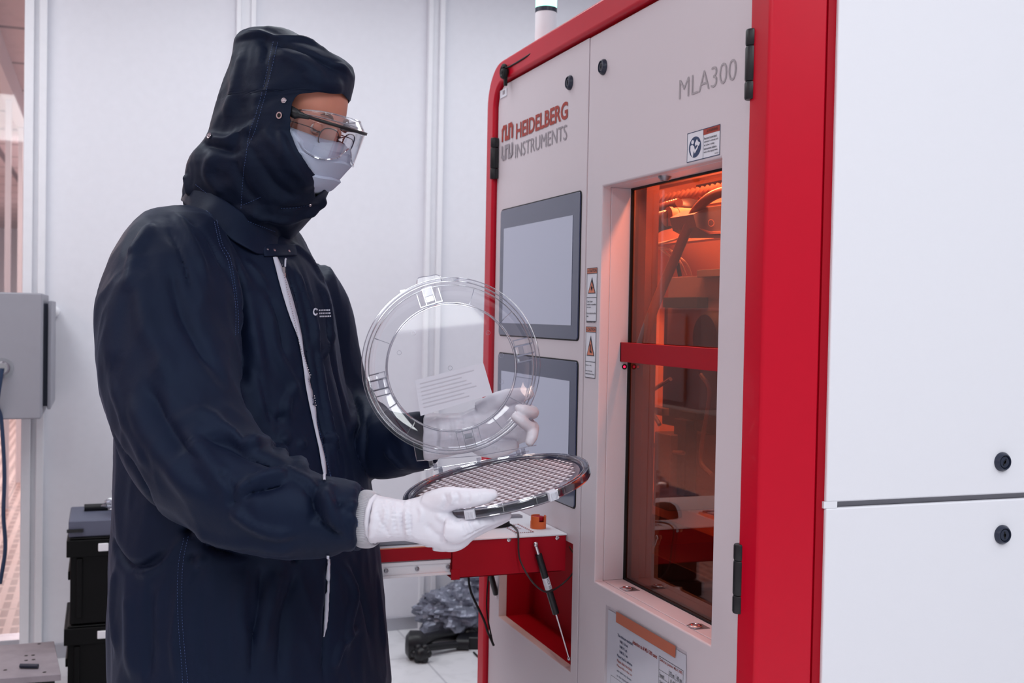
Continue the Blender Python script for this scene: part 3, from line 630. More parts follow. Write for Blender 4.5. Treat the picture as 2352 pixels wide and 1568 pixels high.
# gas struts: ball stud on the apron, black cylinder, thin rod into the recess corner
def strut(A, B, lab=False):
    A, B = np.asarray(A), np.asarray(B); d = (B-A); L = np.linalg.norm(d); u = d/L; b = MB()
    b.ball(A, .0062, M['chrome'], 10); b.cyl(A, A+u*.026, .0045, M['chrome'], 14)
    b.cyl(A+u*.024, A+u*L*.60, .0078, M['black'], 20); b.cyl(A+u*L*.6, B, .0022, M['chrome'], 12); b.ball(B, .005, M['chrome'], 8)
    if lab:
        b.cyl(A+u*L*.285, A+u*L*.385, .0080, M['paper'], 20); sd = np.array([0, -1., 0]); w = np.cross(u, sd); w /= np.linalg.norm(w); o_ = A+u*L*.29+sd*.0084
        b.text('ACE 2DF', lambda q, v: o_+u*q+w*v, 0, .03, -.004, .001, M['ink_dark'])
    b.build('gas_strut', table)
strut(on(1230, 1250, 1, ty0-.010), on(1308, 1512, 0, MX+.012), True)
strut(on(1122, 1300, 1, ty1-.05), on(1150, 1404, 0, MX+.02))
# loose cables below the table
b = MB(); b.tube([on(1075, 1318, 1, 2.6), on(1082, 1360, 1, 2.6), on(1110, 1420, 1, 2.6), on(1120, 1450, 1, 2.6), on(1134, 1482, 1, 2.6)], .003, M['matteblack'], 8, smooth=6)
b.tube([on(1122, 1318, 1, 2.65), on(1118, 1400, 1, 2.65), on(1133, 1482, 1, 2.6)], .002, M['matteblack'], 8, smooth=6); b.build('hanging_cables', table)
# --- notice sheet in a plastic sleeve taped to the right door
nz = thing('taped_notice', (MX, 1.95, .62), 'printed notice in a plastic sleeve taped under the amber window', 'notice')
ny0, ny1 = fz(1578, 1500)[0], fz(1398, 1420)[0]; z1_ = fz(1415, 1395)[1]; z0_ = .42
b = MB(); quad(b, -ny1, -ny0, z0_, z1_-.012, M['paper'], MX-.0016); b.build('paper_sheet', nz)
b = MB(); quad(b, -ny1-.008, -ny0+.006, z0_-.01, z1_-.004, clear('plastic_sleeve', (.93, .93, .95), .12, .06, .5), MX-.0034); b.build('plastic_sleeve', nz)
ta, tb_ = fz(1419, 1412), fz(1556, 1490); b = MB(); quad(b, -ta[0], -tb_[0], ta[1]-.014, ta[1]+.008, mat('masking_tape_orange', (176, 96, 72), .6), MX-.004); b.build('masking_tape', nz)
zt = ta[1]-.030; f3 = lambda u, v: (MX-.0022, -u, v); U0 = -ny1
b = MB()
b.text('Attention to all MLA 300 users', f3, -fz(1455, 1460)[0], -fz(1512, 1480)[0], zt-.008, zt, M['ink_red'], bold=.03)
for k, s in enumerate(['The minimum resolution', 'WM I: 0.6 um', 'WM II: 1 um', 'WM III: 3 um', 'Please book in advance', 'Please clean the chuck', 'Please fill in the log', 'and report any damage', 'to the responsible staff']):
    z = zt-.006-k*.0105; ua = -fz(1421, 1440)[0]+(.010 if 0 < k < 4 else 0); b.text(s, f3, ua, ua+.0042*len(s)*.75, z-.006, z, M['ink_red'] if k in (5, 6) else M['ink_blue'], bold=.02)
ta, tb_ = fz(1516, 1500), fz(1572, 1540); u0, u1 = -ta[0], -tb_[0]; zz = ta[1]-.004
border(b, u0, u1, zz-.12, zz, .001, M['ink_dark'], MX-.0022); b.text('Defocus (setting MLA 300)', f3, u0+.004, u1-.004, zz-.010, zz-.003, M['ink_red'], bold=.02)
for k in range(1, 5): quad(b, u0, u1, zz-.012-k*.014, zz-.0112-k*.014, M['ink_dark'], MX-.0022)
for k in (.42, .71): quad(b, u0+(u1-u0)*k, u0+(u1-u0)*k+.0008, zz-.12, zz-.014, M['ink_dark'], MX-.0022)
for s, a, k in (('375 nm', .45, 0), ('405 nm', .74, 0), ('Pneumatic', .04, 1), ('Optical', .04, 2), ('10', .5, 1), ('-5', .5, 2), ('10', .8, 1)): b.text(s, f3, u0+(u1-u0)*a, u0+(u1-u0)*(a+.2), zz-.0245-k*.014, zz-.0165-k*.014, M['ink_dark'], bold=.03)
zq = zt-.10
border(b, U0+.02, U0+.075, zq-.10, zq, .0008, M['ink_dark'], MX-.0022)
b.build('printed_text', nz, smooth=False)
# ================================================================ PERSON in a dark blue cleanroom suit
# camera-facing horizontal axes used to describe the pose: A = to the right, B = away, Z = up
A_ = np.array([math.cos(YAW), -math.sin(YAW), 0.]); B_ = np.array([math.sin(YAW), math.cos(YAW), 0.]); Z_ = np.array([0, 0, 1.])
PD = 2.25
base = dep(560, 1400, PD); base[2] = 0
per = thing('person', base, 'person in dark blue hooded cleanroom suit, mask and white gloves, looking down at held carrier', 'person')
FWD = A_*.87-B_*.5; SID = A_*.5+B_*.87      # body facing, body left
def ell_rows(rows, n=40, ratio=1.3, fwd=FWD, sid=SID, pw=2.0):
    """rows (y, xL, xR, depth): horizontal rings whose outline spans xL..xR"""
    out = []
    for r in rows:
        y, xl, xr, d = r[:4]; rt = r[4] if len(r) > 4 else ratio; gl, gr = xl, xr
        for it in range(4):      # adjust so that the ring, seen in perspective, spans xl..xr
            c = dep((gl+gr)/2, y, d); W_ = (gr-gl)/2/FPX*d
            fa, sa = abs(fwd@A_), abs(sid@A_); a = W_/math.hypot(fa, rt*sa); bq = rt*a; row = []
            for k in range(n):
                t = 2*math.pi*k/n; ct, st = math.cos(t), math.sin(t); q = (abs(ct)**pw+abs(st)**pw)**(-1/pw)
                row.append(c+fwd*a*ct*q+sid*bq*st*q)
            xs = [pix(p)[0] for p in row]; gl += xl-min(xs); gr += xr-max(xs)
        out.append(row)
    return out
def lerp_rows(rows, step=20):
    rows = np.array(rows, float); ys = np.arange(rows[0, 0], rows[-1, 0]+1, step)
    return [tuple([y]+[np.interp(y, rows[:, 0], rows[:, k]) for k in range(1, rows.shape[1])]) for y in ys]
def loft(b, rings, m):
    n = len(rings[0]); o = [p for r in rings for p in r]
    fs = [(i*n+k, i*n+(k+1) % n, (i+1)*n+(k+1) % n, (i+1)*n+k) for i in range(len(rings)-1) for k in range(n)]
    fs += [tuple(reversed(range(n))), tuple((len(rings)-1)*n+k for k in range(n))]; b.add(o, fs, m)
def fuse(b, voxel, smooth_it=4, fac=.5):
    """merge overlapping closed lofts into one continuous skin; returns (verts, faces)"""
    me = bpy.data.meshes.new('tmp'); me.from_pydata(b.v, [], b.f); me.update()
    bm = bmesh.new(); bm.from_mesh(me); bmesh.ops.recalc_face_normals(bm, faces=bm.faces); bm.to_mesh(me); bm.free()
    o = bpy.data.objects.new('tmp', me); COL.objects.link(o)
    r = o.modifiers.new('r', 'REMESH'); r.mode = 'VOXEL'; r.voxel_size = voxel; r.use_smooth_shade = True
    if smooth_it: q = o.modifiers.new('s', 'SMOOTH'); q.iterations = smooth_it; q.factor = fac
    dg = bpy.context.evaluated_depsgraph_get(); dg.update(); m2 = bpy.data.meshes.new_from_object(o.evaluated_get(dg))
    bpy.data.objects.remove(o); bpy.data.meshes.remove(me); return m2
def mverts(me):
    a = np.empty(len(me.vertices)*3); me.vertices.foreach_get('co', a); return a.reshape(-1, 3)
def mnorms(me):
    a = np.empty(len(me.vertices)*3); me.vertex_normals.foreach_get('vector', a); return a.reshape(-1, 3)
def setv(me, V): me.vertices.foreach_set('co', V.ravel()); me.update()
def bvh(me): return BVHTree.FromPolygons([v.co[:] for v in me.vertices], [tuple(p.vertices) for p in me.polygons])
def hit(tree, px, py, tmin=0):
    D = Vector(ray(px, py)); D.normalize(); o = Vector(CP)+D*tmin; h = tree.ray_cast(o, D)
    return (np.array(h[0]), np.array(h[1])) if h[0] is not None else (None, None)
def dense(pts, step=.006):
    out = []
    for p, q in zip(pts[:-1], pts[1:]):
        n = max(1, int(np.linalg.norm(q-p)/step))
        out += [p+(q-p)*k/n for k in range(n)]
    return np.array(out+[pts[-1]])
def crease(me, strokes, ws=.8, hs=1.65):
    """folds: each stroke (pixels, width mm, height mm[, side shift mm]) raises (+) or sinks (-) the cloth along a line laid on it"""
    for gi in range(0, len(strokes), 6):
        tr = bvh(me); V = mverts(me); Nn = mnorms(me); D = np.zeros(len(V))
        for st in strokes[gi:gi+6]:
            px, w, h = st[:3]; pts = [hit(tr, x, y)[0] for x, y in px]; pts = [p for p in pts if p is not None]
            if len(pts) < 2: continue
            L = dense(spline(pts, 5) if len(pts) > 2 else pts, .004); w *= .001*ws; h *= .001*hs
            lo, hi = L.min(0)-3*w, L.max(0)+3*w; idx = np.where(((V > lo) & (V < hi)).all(1))[0]
            if not len(idx): continue
            d2 = ((V[idx][:, None, :]-L[None])**2).sum(2); j = d2.argmin(1); d = np.sqrt(d2[np.arange(len(idx)), j]); s = j/(len(L)-1)
            tp = np.clip(np.minimum(s, 1-s)*5, 0, 1); tp = tp*tp*(3-2*tp)*.85+.15
            D[idx] += h*np.exp(-(d/w)**2)*tp
        setv(me, V+Nn*D[:, None])
def ripple(me, amp, freq, stretch=(1, 1, .35), seed=0., mask=None, ridged=True):
    V = mverts(me); Nn = mnorms(me); q = V*np.array(stretch)*freq+seed; D = np.empty(len(V))
    for i, p in enumerate(q):
        v = noise.noise(Vector(p)); D[i] = (1-abs(v)*2.2 if ridged else v)
    if mask is not None: D *= mask(V)
    setv(me, V+Nn*(D*amp)[:, None])
def finish(me, name, parent, m, ang=180):
    me.name = name; me.materials.clear(); me.materials.append(m); me.shade_smooth()
    o = bpy.data.objects.new(name, me); COL.objects.link(o); adopt(o, parent); return o

# --- materials
def cloth(name, rgb, rough=.58):
    m = bpy.data.materials.new(name); m.use_nodes = True; nt = m.node_tree; b = nt.nodes['Principled BSDF']
    tc = nt.nodes.new('ShaderNodeTexCoord'); w = nt.nodes.new('ShaderNodeTexWave'); w.wave_type = 'BANDS'; w.bands_direction = 'DIAGONAL'; w.inputs['Scale'].default_value = 420; w.inputs['Distortion'].default_value = 1.
    n = nt.nodes.new('ShaderNodeTexNoise'); n.inputs['Scale'].default_value = 22; n.inputs['Detail'].default_value = 6; n.inputs['Roughness'].default_value = .55
    nt.links.new(tc.outputs['Object'], w.inputs[0]); nt.links.new(tc.outputs['Object'], n.inputs['Vector'])
    b1 = nt.nodes.new('ShaderNodeBump'); b1.inputs['Strength'].default_value = .12; b1.inputs['Distance'].default_value = .0004
    b2 = nt.nodes.new('ShaderNodeBump'); b2.inputs['Strength'].default_value = .22; b2.inputs['Distance'].default_value = .006
    nt.links.new(w.outputs['Fac'], b1.inputs['Height']); nt.links.new(n.outputs['Fac'], b2.inputs['Height']); nt.links.new(b1.outputs[0], b2.inputs['Normal']); nt.links.new(b2.outputs[0], b.inputs['Normal'])
    n3 = nt.nodes.new('ShaderNodeTexNoise'); n3.inputs['Scale'].default_value = 5; n3.inputs['Detail'].default_value = 4; nt.links.new(tc.outputs['Object'], n3.inputs['Vector'])
    cr = nt.nodes.new('ShaderNodeValToRGB'); e = cr.color_ramp.elements; c = lin(rgb)
    e[0].position = .3; e[0].color = (*[v*.85 for v in c], 1); e[1].position = .7; e[1].color = (*[v*1.15 for v in c], 1)
    nt.links.new(n3.outputs['Fac'], cr.inputs[0]); nt.links.new(cr.outputs[0], b.inputs['Base Color'])
    b.inputs['Roughness'].default_value = rough; b.inputs['Specular IOR Level'].default_value = .26
    b.inputs['Sheen Weight'].default_value = .07; b.inputs['Sheen Roughness'].default_value = .4; b.inputs['Sheen Tint'].default_value = (.45, .6, 1, 1); b.inputs['Specular Tint'].default_value = (.55, .72, 1, 1)
    return m
NAVY = cloth('navy_polyester', (11, 18, 40))
NAVY2 = cloth('navy_polyester_hood', (10, 16, 35))
GLV = mat('white_nitrile_glove', (222, 220, 230), .42, bump=(160, .25, .0010))
RIB = bpy.data.materials.new('ribbed_cuff'); RIB.use_nodes = True
RIB.node_tree.nodes['Principled BSDF'].inputs['Base Color'].default_value = (*lin((184, 182, 190)), 1); RIB.node_tree.nodes['Principled BSDF'].inputs['Roughness'].default_value = .8
THREAD = mat('blue_thread', (62, 84, 132), .6); ZIPW = mat('zip_tape_white', (196, 196, 212), .6, bump=(600, .3, .0006)); SNAP = mat('snap_steel', (190, 180, 185), .25, 1.)

# --- torso, skirt, legs, near arm, far arm fused into one coverall
S = MB()
torso = [(470, 470, 610, 2.27, 1.2), (500, 425, 655, 2.27, 1.35), (530, 372, 686, 2.27, 1.5), (565, 345, 702, 2.26, 1.5), (600, 330, 722, 2.26, 1.5), (640, 312, 742, 2.26, 1.45), (700, 300, 762, 2.26, 1.4), (800, 285, 781, 2.26, 1.35),
         (900, 270, 799, 2.26, 1.3), (1000, 265, 823, 2.26, 1.3), (1100, 262, 846, 2.26, 1.3), (1200, 256, 858, 2.26, 1.3), (1300, 252, 872, 2.26, 1.3), (1400, 250, 883, 2.26, 1.3), (1500, 251, 889, 2.26, 1.3), (1600, 256, 893, 2.26, 1.3), (1750, 300, 880, 2.26, 1.35), (1800, 330, 850, 2.26, 1.4)]
loft(S, ell_rows(lerp_rows(torso, 15), 56), NAVY)
for sx, d0, c0 in ((-1, 2.16, 470), (1, 2.38, 680)):
    loft(S, ell_rows([(1680, c0-130, c0+130, d0, 1.), (1900, c0-95, c0+100, d0, 1.), (2080, c0-80, c0+85, d0, 1.), (2180, c0-75, c0+80, d0, 1.)], 32), NAVY)
def limb(b, pts, m, n=32, k=6):
    """pts: (x, y, depth, radius in px)"""
    P = spline([dep(x, y, d) for x, y, d, r in pts], k); R_ = [r/FPX*d for x, y, d, r in pts]; rr = spline([np.array([v]) for v in R_], k)
    b.tube(P, [float(v[0]) for v in rr], m, n)
# near (right) arm: shoulder cap, upper arm hanging, forearm reaching right
limb(S, [(440, 545, 2.20, 80), (410, 600, 2.13, 132), (392, 690, 2.07, 152), (388, 790, 2.03, 155), (400, 890, 1.99, 152), (428, 990, 1.95, 146), (480, 1075, 1.91, 137), (560, 1135, 1.88, 122), (650, 1172, 1.86, 104), (720, 1184, 1.862, 90), (780, 1186, 1.862, 80), (818, 1188, 1.862, 72)], NAVY, 44, 8)
# far (left) arm
limb(S, [(680, 640, 2.42, 80), (700, 720, 2.46, 100), (725, 830, 2.48, 100), (760, 930, 2.47, 95), (800, 990, 2.42, 92), (860, 1015, 2.34, 82), (920, 1018, 2.28, 68), (972, 1010, 2.235, 60)], NAVY, 36, 8)
suit = fuse(S, .0055, 6, .5)
# large drapes first, then sharper folds; pixel lines describe where each fold lies on the cloth
crease(suit, [
 # sleeve: seam of upper arm over chest
 ([(545, 640), (556, 760), (560, 860), (562, 940)], 16, -14), ([(520, 600), (542, 700), (547, 775)], 9, 5),
 ([(300, 620), (262, 760), (262, 860)], 30, 6), ([(330, 600), (330, 720), (370, 820), (400, 900)], 20, 6), ([(395, 600), (410, 700), (450, 790), (500, 870)], 16, -6),
 ([(412, 965), (470, 950), (520, 985), (580, 1020), (640, 1040), (690, 1085), (745, 1105)], 13, 11),
 ([(460, 1000), (520, 1020), (575, 1050), (640, 1075), (670, 1100)], 14, -9),
 ([(430, 1010), (470, 1060), (520, 1110), (560, 1130)], 18, 8), ([(530, 1160), (560, 1120), (610, 1095), (665, 1088)], 8, 8), ([(528, 1165), (600, 1215), (680, 1225)], 10, 7),
 ([(545, 1140), (600, 1125), (660, 1112)], 10, -7),
 ([(500, 1080), (540, 1130), (530, 1170)], 9, -6),
 ([(735, 1115), (722, 1150), (745, 1200), (790, 1230)], 8, -8), ([(757, 1108), (750, 1150), (770, 1205), (800, 1235)], 9, 7), ([(790, 1105), (780, 1160), (800, 1220)], 7, -6), ([(815, 1112), (805, 1160), (816, 1225)], 7, 5),
 ([(620, 1080), (700, 1105), (760, 1160), (780, 1200)], 10, 6), ([(700, 1115), (720, 1160), (715, 1210)], 9, -5),
 ([(270, 1000), (340, 1120), (430, 1215), (520, 1268), (680, 1282), (790, 1262)], 9, -13),
 ([(420, 1190), (500, 1235), (600, 1250), (700, 1255)], 16, 6),
 ([(300, 900), (350, 1010), (420, 1100), (500, 1160)], 22, 7), ([(340, 880), (400, 1000), (470, 1070)], 14, -6), ([(258, 860), (300, 980), (360, 1090)], 12, 4),
 # far sleeve
 ([(812, 895), (822, 960), (812, 1030)], 9, -9), ([(800, 880), (808, 940), (800, 1000)], 10, 7), ([(850, 930), (840, 1000), (850, 1080)], 10, -6), ([(880, 940), (930, 1010), (940, 1060)], 12, 5), ([(910, 950), (960, 970)], 8, -5), ([(890, 1030), (930, 1070)], 8, 5),
 # chest and placket
 ([(645, 600), (680, 690), (700, 790), (712, 880), (740, 1000), (752, 1100)], 7, -6),
 ([(690, 620), (715, 720), (725, 820), (745, 940), (770, 1080)], 8, 6), ([(670, 610), (700, 690), (715, 760), (715, 820)], 8, 5),
 ([(745, 700), (755, 800), (780, 900), (800, 1000)], 12, -5), ([(720, 640), (750, 720), (760, 800)], 12, 6), ([(700, 840), (740, 815), (750, 780)], 5, 4), ([(728, 1000), (760, 1010), (775, 1040)], 6, 5),
 ([(620, 700), (630, 800), (670, 880), (690, 940)], 14, 5), ([(600, 640), (640, 740), (655, 830)], 10, -5), ([(690, 860), (655, 930), (650, 1010), (640, 1060)], 10, 6), ([(670, 900), (640, 960), (625, 1040)], 8, -5), ([(700, 960), (690, 1020), (690, 1080)], 8, 4),
 ([(575, 700), (590, 800), (600, 900), (610, 980)], 12, 4), ([(590, 830), (610, 920), (630, 980)], 9, -4),
 ([(660, 555), (720, 620), (750, 690)], 10, 5), ([(560, 590), (600, 640), (620, 700)], 10, 4), ([(470, 500), (540, 600), (575, 690)], 12, 5), ([(430, 500), (500, 590), (520, 640)], 9, -5), ([(350, 520), (310, 600), (300, 680)], 18, 6), ([(420, 470), (350, 520), (300, 590)], 10, 5),
 ([(400, 490), (440, 560), (470, 640)], 12, 6), ([(380, 520), (420, 600), (440, 680)], 8, -5),
 # skirt
 ([(405, 1260), (330, 1300), (290, 1290), (262, 1230)], 12, -8), ([(430, 1225), (380, 1285), (330, 1315), (300, 1300)], 9, 7), ([(450, 1220), (440, 1280), (460, 1310), (440, 1340)], 9, -6), ([(470, 1230), (460, 1290), (430, 1335)], 8, 6),
 ([(560, 1290), (550, 1400), (560, 1500), (555, 1568)], 16, 6), ([(600, 1290), (595, 1400), (575, 1480), (570, 1560)], 14, -6), ([(640, 1300), (610, 1400), (600, 1500)], 14, 6), ([(690, 1300), (650, 1400), (640, 1500), (640, 1568)], 12, -5),
 ([(745, 1280), (752, 1350), (745, 1420), (742, 1480), (740, 1568)], 9, -6), ([(775, 1290), (810, 1350), (800, 1420), (790, 1500)], 12, 6), ([(800, 1290), (830, 1380), (850, 1470)], 12, -5), ([(820, 1440), (780, 1480), (760, 1540)], 9, 5), ([(860, 1300), (870, 1400), (880, 1500)], 12, 4),
 ([(300, 1350), (300, 1450), (310, 1568)], 18, 5), ([(340, 1330), (345, 1450), (340, 1568)], 14, -5), ([(410, 1330), (400, 1450), (410, 1568)], 9, 4), ([(480, 1320), (470, 1450), (480, 1568)], 16, -4), ([(270, 1300), (262, 1400), (270, 1500)], 14, 5),
])
ripple(suit, .0050, 8, (1, 1, .34), 3.1); ripple(suit, .0026, 21, (1, 1, .4), 9.7)
su = finish(suit, 'coverall', per, NAVY)
ST = bvh(suit)
# shoes (below the frame) and overboots
for c0, d0 in ((480, 2.14), (690, 2.36)):
    c = dep(c0, 2180, d0); c[2] = 0; b = MB(); rr = []
    for k, (f, w, h) in enumerate([(-.10, .03, .05), (-.085, .045, .10), (-.03, .05, .13), (.05, .05, .09), (.12, .052, .065), (.17, .045, .05), (.195, .02, .03)]):
        rr.append([c+FWD*f+SID*w*math.cos(t)+Z_*(h*max(0, math.sin(t))+.002) for t in np.linspace(0, 2*math.pi, 20)[:-1]])
    loft(b, rr, NAVY2); b.build('overboot', per)

# --- head frame
O = dep(678, 279, 2.20)
F3 = A_*.86-B_*.40-Z_*.30; F3 /= np.linalg.norm(F3)
S3 = np.cross(Z_, F3); S3 /= np.linalg.norm(S3)       # head's left (away from the camera)
U3 = np.cross(F3, S3)
def HL(f, s, u): return O+F3*f+S3*s+U3*u
SKIN = mat('skin', (196, 128, 108), .5, bump=(220, .15, .0008), var=(40, .06), sheen=.05)
SKIN.node_tree.nodes['Principled BSDF'].inputs['Subsurface Weight'].default_value = .12
SKIN.node_tree.nodes['Principled BSDF'].inputs['Subsurface Radius'].default_value = (.012, .004, .002)
# --- body: head, neck, trunk and arms as one continuous skin (mostly inside the suit)
b = MB(); rings = []
for u, fF, fB, w in [(-.125, .062, .02, .022), (-.118, .076, .0, .036), (-.10, .084, -.03, .050), (-.08, .087, -.055, .058), (-.05, .089, -.075, .066), (-.02, .091, -.085, .070), (.01, .092, -.093, .073), (.04, .097, -.098, .075), (.07, .092, -.10, .074), (.095, .076, -.092, .066), (.115, .05, -.07, .05), (.128, .02, -.035, .028)]:
    row = []
    for k in range(40):
        t = 2*math.pi*k/40; ct, st = math.cos(t), math.sin(t); q = (abs(ct)**2.3+abs(st)**2.3)**(-1/2.3); cf = (fF+fB)/2
        row.append(HL(cf+(fF-fB)/2*ct*q, w*st*q, u))
    rings.append(row)
loft(b, rings, SKIN)
nk = HL(-.03, 0, -.08)
b.tube([nk, HL(-.035, 0, -.13), dep(560, 520, 2.26), dep(545, 560, 2.26)], [.05, .048, .052, .06], SKIN, 24)
loft(b, ell_rows([(545, 480, 640, 2.26, 1.4), (600, 380, 690, 2.26, 1.3), (800, 370, 700, 2.26, 1.2), (1100, 370, 720, 2.26, 1.2), (1300, 360, 740, 2.26, 1.2)], 24), SKIN)
b.tube([dep(420, 640, 2.12), dep(400, 850, 2.02), dep(450, 1020, 1.96), dep(640, 1165, 1.87), dep(800, 1188, 1.862), dep(880, 1192, 1.85)], [.065, .055, .048, .042, .028, .022], SKIN, 16, smooth=5)
b.tube([dep(680, 660, 2.42), dep(725, 860, 2.46), dep(800, 990, 2.42), dep(900, 1012, 2.31), dep(965, 1005, 2.26)], [.06, .05, .04, .028, .02], SKIN, 16, smooth=5)
for sx, d0, c0 in ((-1, 2.16, 470), (1, 2.38, 680)): b.tube([dep(c0+50*(-sx), 1280, d0), dep(c0, 1700, d0), dep(c0, 2150, d0)], [.09, .06, .045], SKIN, 16)
bd = fuse(b, .0045, 3)
V = mverts(bd); L = np.stack([(V-O)@F3, (V-O)@S3, (V-O)@U3], 1)
def bump(c, r, h, d):
    global V
    q = ((L-np.array(c))/np.array(r)); V = V+np.outer(np.exp(-(q**2).sum(1))*h, d[0]*F3+d[1]*S3+d[2]*U3)
bump((.09, 0, .022), (.03, .045, .012), .006, (1, 0, 0))           # brow
for s in (-1, 1):
    bump((.085, s*.033, .0), (.03, .016, .014), -.011, (1, 0, 0))    # eye sockets
    bump((.075, s*.045, -.035), (.03, .02, .02), .006, (1, s*.4, 0)) # cheekbones
    bump((.03, s*.075, .03), (.03, .02, .03), -.004, (0, s, 0))
bump((.09, 0, -.005), (.03, .009, .022), .012, (1, 0, 0)); bump((.09, 0, -.032), (.04, .012, .014), .026, (1, 0, -.1))   # nose
for s in (-1, 1): bump((.09, s*.013, -.037), (.03, .008, .008), .009, (1, 0, 0))
bump((.09, 0, -.065), (.03, .026, .007), .006, (1, 0, 0)); bump((.09, 0, -.076), (.03, .024, .007), .006, (1, 0, 0)); bump((.085, 0, -.071), (.03, .026, .002), -.004, (1, 0, 0)); bump((.08, 0, -.108), (.03, .024, .014), .008, (1, 0, 0))
setv(bd, V); bdo = finish(bd, 'body', per, SKIN)
# eyes with lowered lids, brows, lashes, ears
for s in (-1, 1):
    b = MB(); c = HL(.0745, s*.033, .0); b.ball(c, .0118, mat('eye_white', (225, 215, 212), .2), 14)
    ir = c+(F3*.93-U3*.36)*.0072; b.rev(ir, F3*.93-U3*.36, [(.0001, .0052), (.003, .0050), (.0058, .0040)], mat('iris_brown', (58, 40, 32), .2), 20); b.build('eye', bdo)
    b = MB(); P = []
    for i in range(10):
        a = -.25+i/9*1.45; P.append([c+.0130*(math.cos(a)*math.cos(t)*F3+math.cos(a)*math.sin(t)*S3+math.sin(a)*U3) for t in np.linspace(-1.35, 1.35, 18)])
    b.grid(P, SKIN); P = []
    for i in range(6):
        a = -1.2+i/5*.62; P.append([c+.0128*(math.cos(a)*math.cos(t)*F3+math.cos(a)*math.sin(t)*S3+math.sin(a)*U3) for t in np.linspace(-1.35, 1.35, 18)])
    b.grid(P, SKIN); b.build('eyelid', bdo, solid=.001)
    b = MB(); b.tube([c+.0138*(math.cos(-.26)*math.cos(t)*F3+math.cos(-.26)*math.sin(t)*S3+math.sin(-.26)*U3) for t in np.linspace(-1.2, 1.2, 14)], .0009, mat('lash_dark', (40, 26, 24), .7), 5); b.build('eyelashes', bdo)
    b = MB(); b.tube([HL(.098-.010*abs(t-.2), s*(.014+.034*t), .024+.008*math.sin(t*2.6)) for t in np.linspace(0, 1, 9)], [.001, .0028, .0032, .003, .0026, .002, .001], mat('brow_hair', (104, 62, 48), .8), 8); b.build('eyebrow', bdo)
    b = MB(); e = HL(-.005, s*.076, -.005); b.ball(e, .026, SKIN, 12, (.45, .45, 1.2)); b.build('ear', bdo)

# --- hood: open at the face, tucked into the collar
HC = lambda y: np.interp(y, [60, 160, 280, 400, 480, 600], [2.20, 2.20, 2.20, 2.22, 2.25, 2.26])
hood = [(69, 596, 632), (74, 566, 668), (82, 548, 690), (95, 541, 712), (110, 539, 740), (125, 536, 764), (140, 532, 790), (155, 528, 808), (175, 521, 812), (200, 511, 809), (225, 503, 804), (245, 497, 799), (265, 492, 796), (285, 487, 794), (305, 481, 792), (320, 474, 790), (335, 462, 788), (350, 448, 786), (365, 438, 784), (380, 431, 781), (400, 428, 774), (420, 425, 765), (440, 422, 752), (455, 422, 744), (470, 424, 738), (490, 430, 722), (515, 440, 698), (540, 460, 672), (570, 490, 655), (590, 500, 640)]
# opening, near edge pixel per row (None = closed)
edge = [(228, 745), (231, 720), (236, 695), (245, 680), (260, 672), (290, 669), (320, 669), (340, 675), (360, 684), (380, 697), (395, 708), (408, 720), (418, 732), (424, 728), (435, 724), (448, 720), (455, 738)]
hf = A_*.90-B_*.43; hs = np.cross(Z_, hf)
rowsH = lerp_rows(hood, 4); P = []; n = 72
for r in rowsH:
    y, xl, xr = r; d = HC(y); c = dep((xl+xr)/2, y, d); W_ = (xr-xl)/2/FPX*d; rt = np.interp(y, [70, 110, 200, 330, 420, 480, 560], [1.0, .80, .70, .66, .62, .66, .9])
    gl, gr = xl, xr
    for it in range(4):
        c = dep((gl+gr)/2, y, d); W_ = (gr-gl)/2/FPX*d; a = W_/math.hypot(abs(hf@A_), rt*abs(hs@A_)); bq = rt*a
        xs = []
        for t in np.linspace(0, 2*math.pi, 60):
            ct, st = math.cos(t), math.sin(t); q = (abs(ct)**2.4+abs(st)**2.4)**(-1/2.4); xs.append(pix(c+hf*a*ct*q+hs*bq*st*q)[0])
        gl += xl-min(xs); gr += xr-max(xs)
    def pt(t, c=c, a=a, bq=bq):
        ct, st = math.cos(t), math.sin(t); q = (abs(ct)**2.4+abs(st)**2.4)**(-1/2.4)
        return c+hf*a*ct*q+hs*bq*st*q
    g = 0.
    if 228 <= y <= 455:
        ex = np.interp(y, [e[0] for e in edge], [e[1] for e in edge])
        ts = np.linspace(0, -2.2, 120); xs = np.array([pix(pt(t))[0] for t in ts]); k = np.where(xs < ex)[0]
        k0 = xs.argmax(); k = k[k > k0]; g = abs(ts[k[0]]) if len(k) else .9
        if y < 236: g *= (y-226)/10
    P.append([pt(t) for t in np.linspace(-g, -2*math.pi+g, n)])
P = np.array(P)
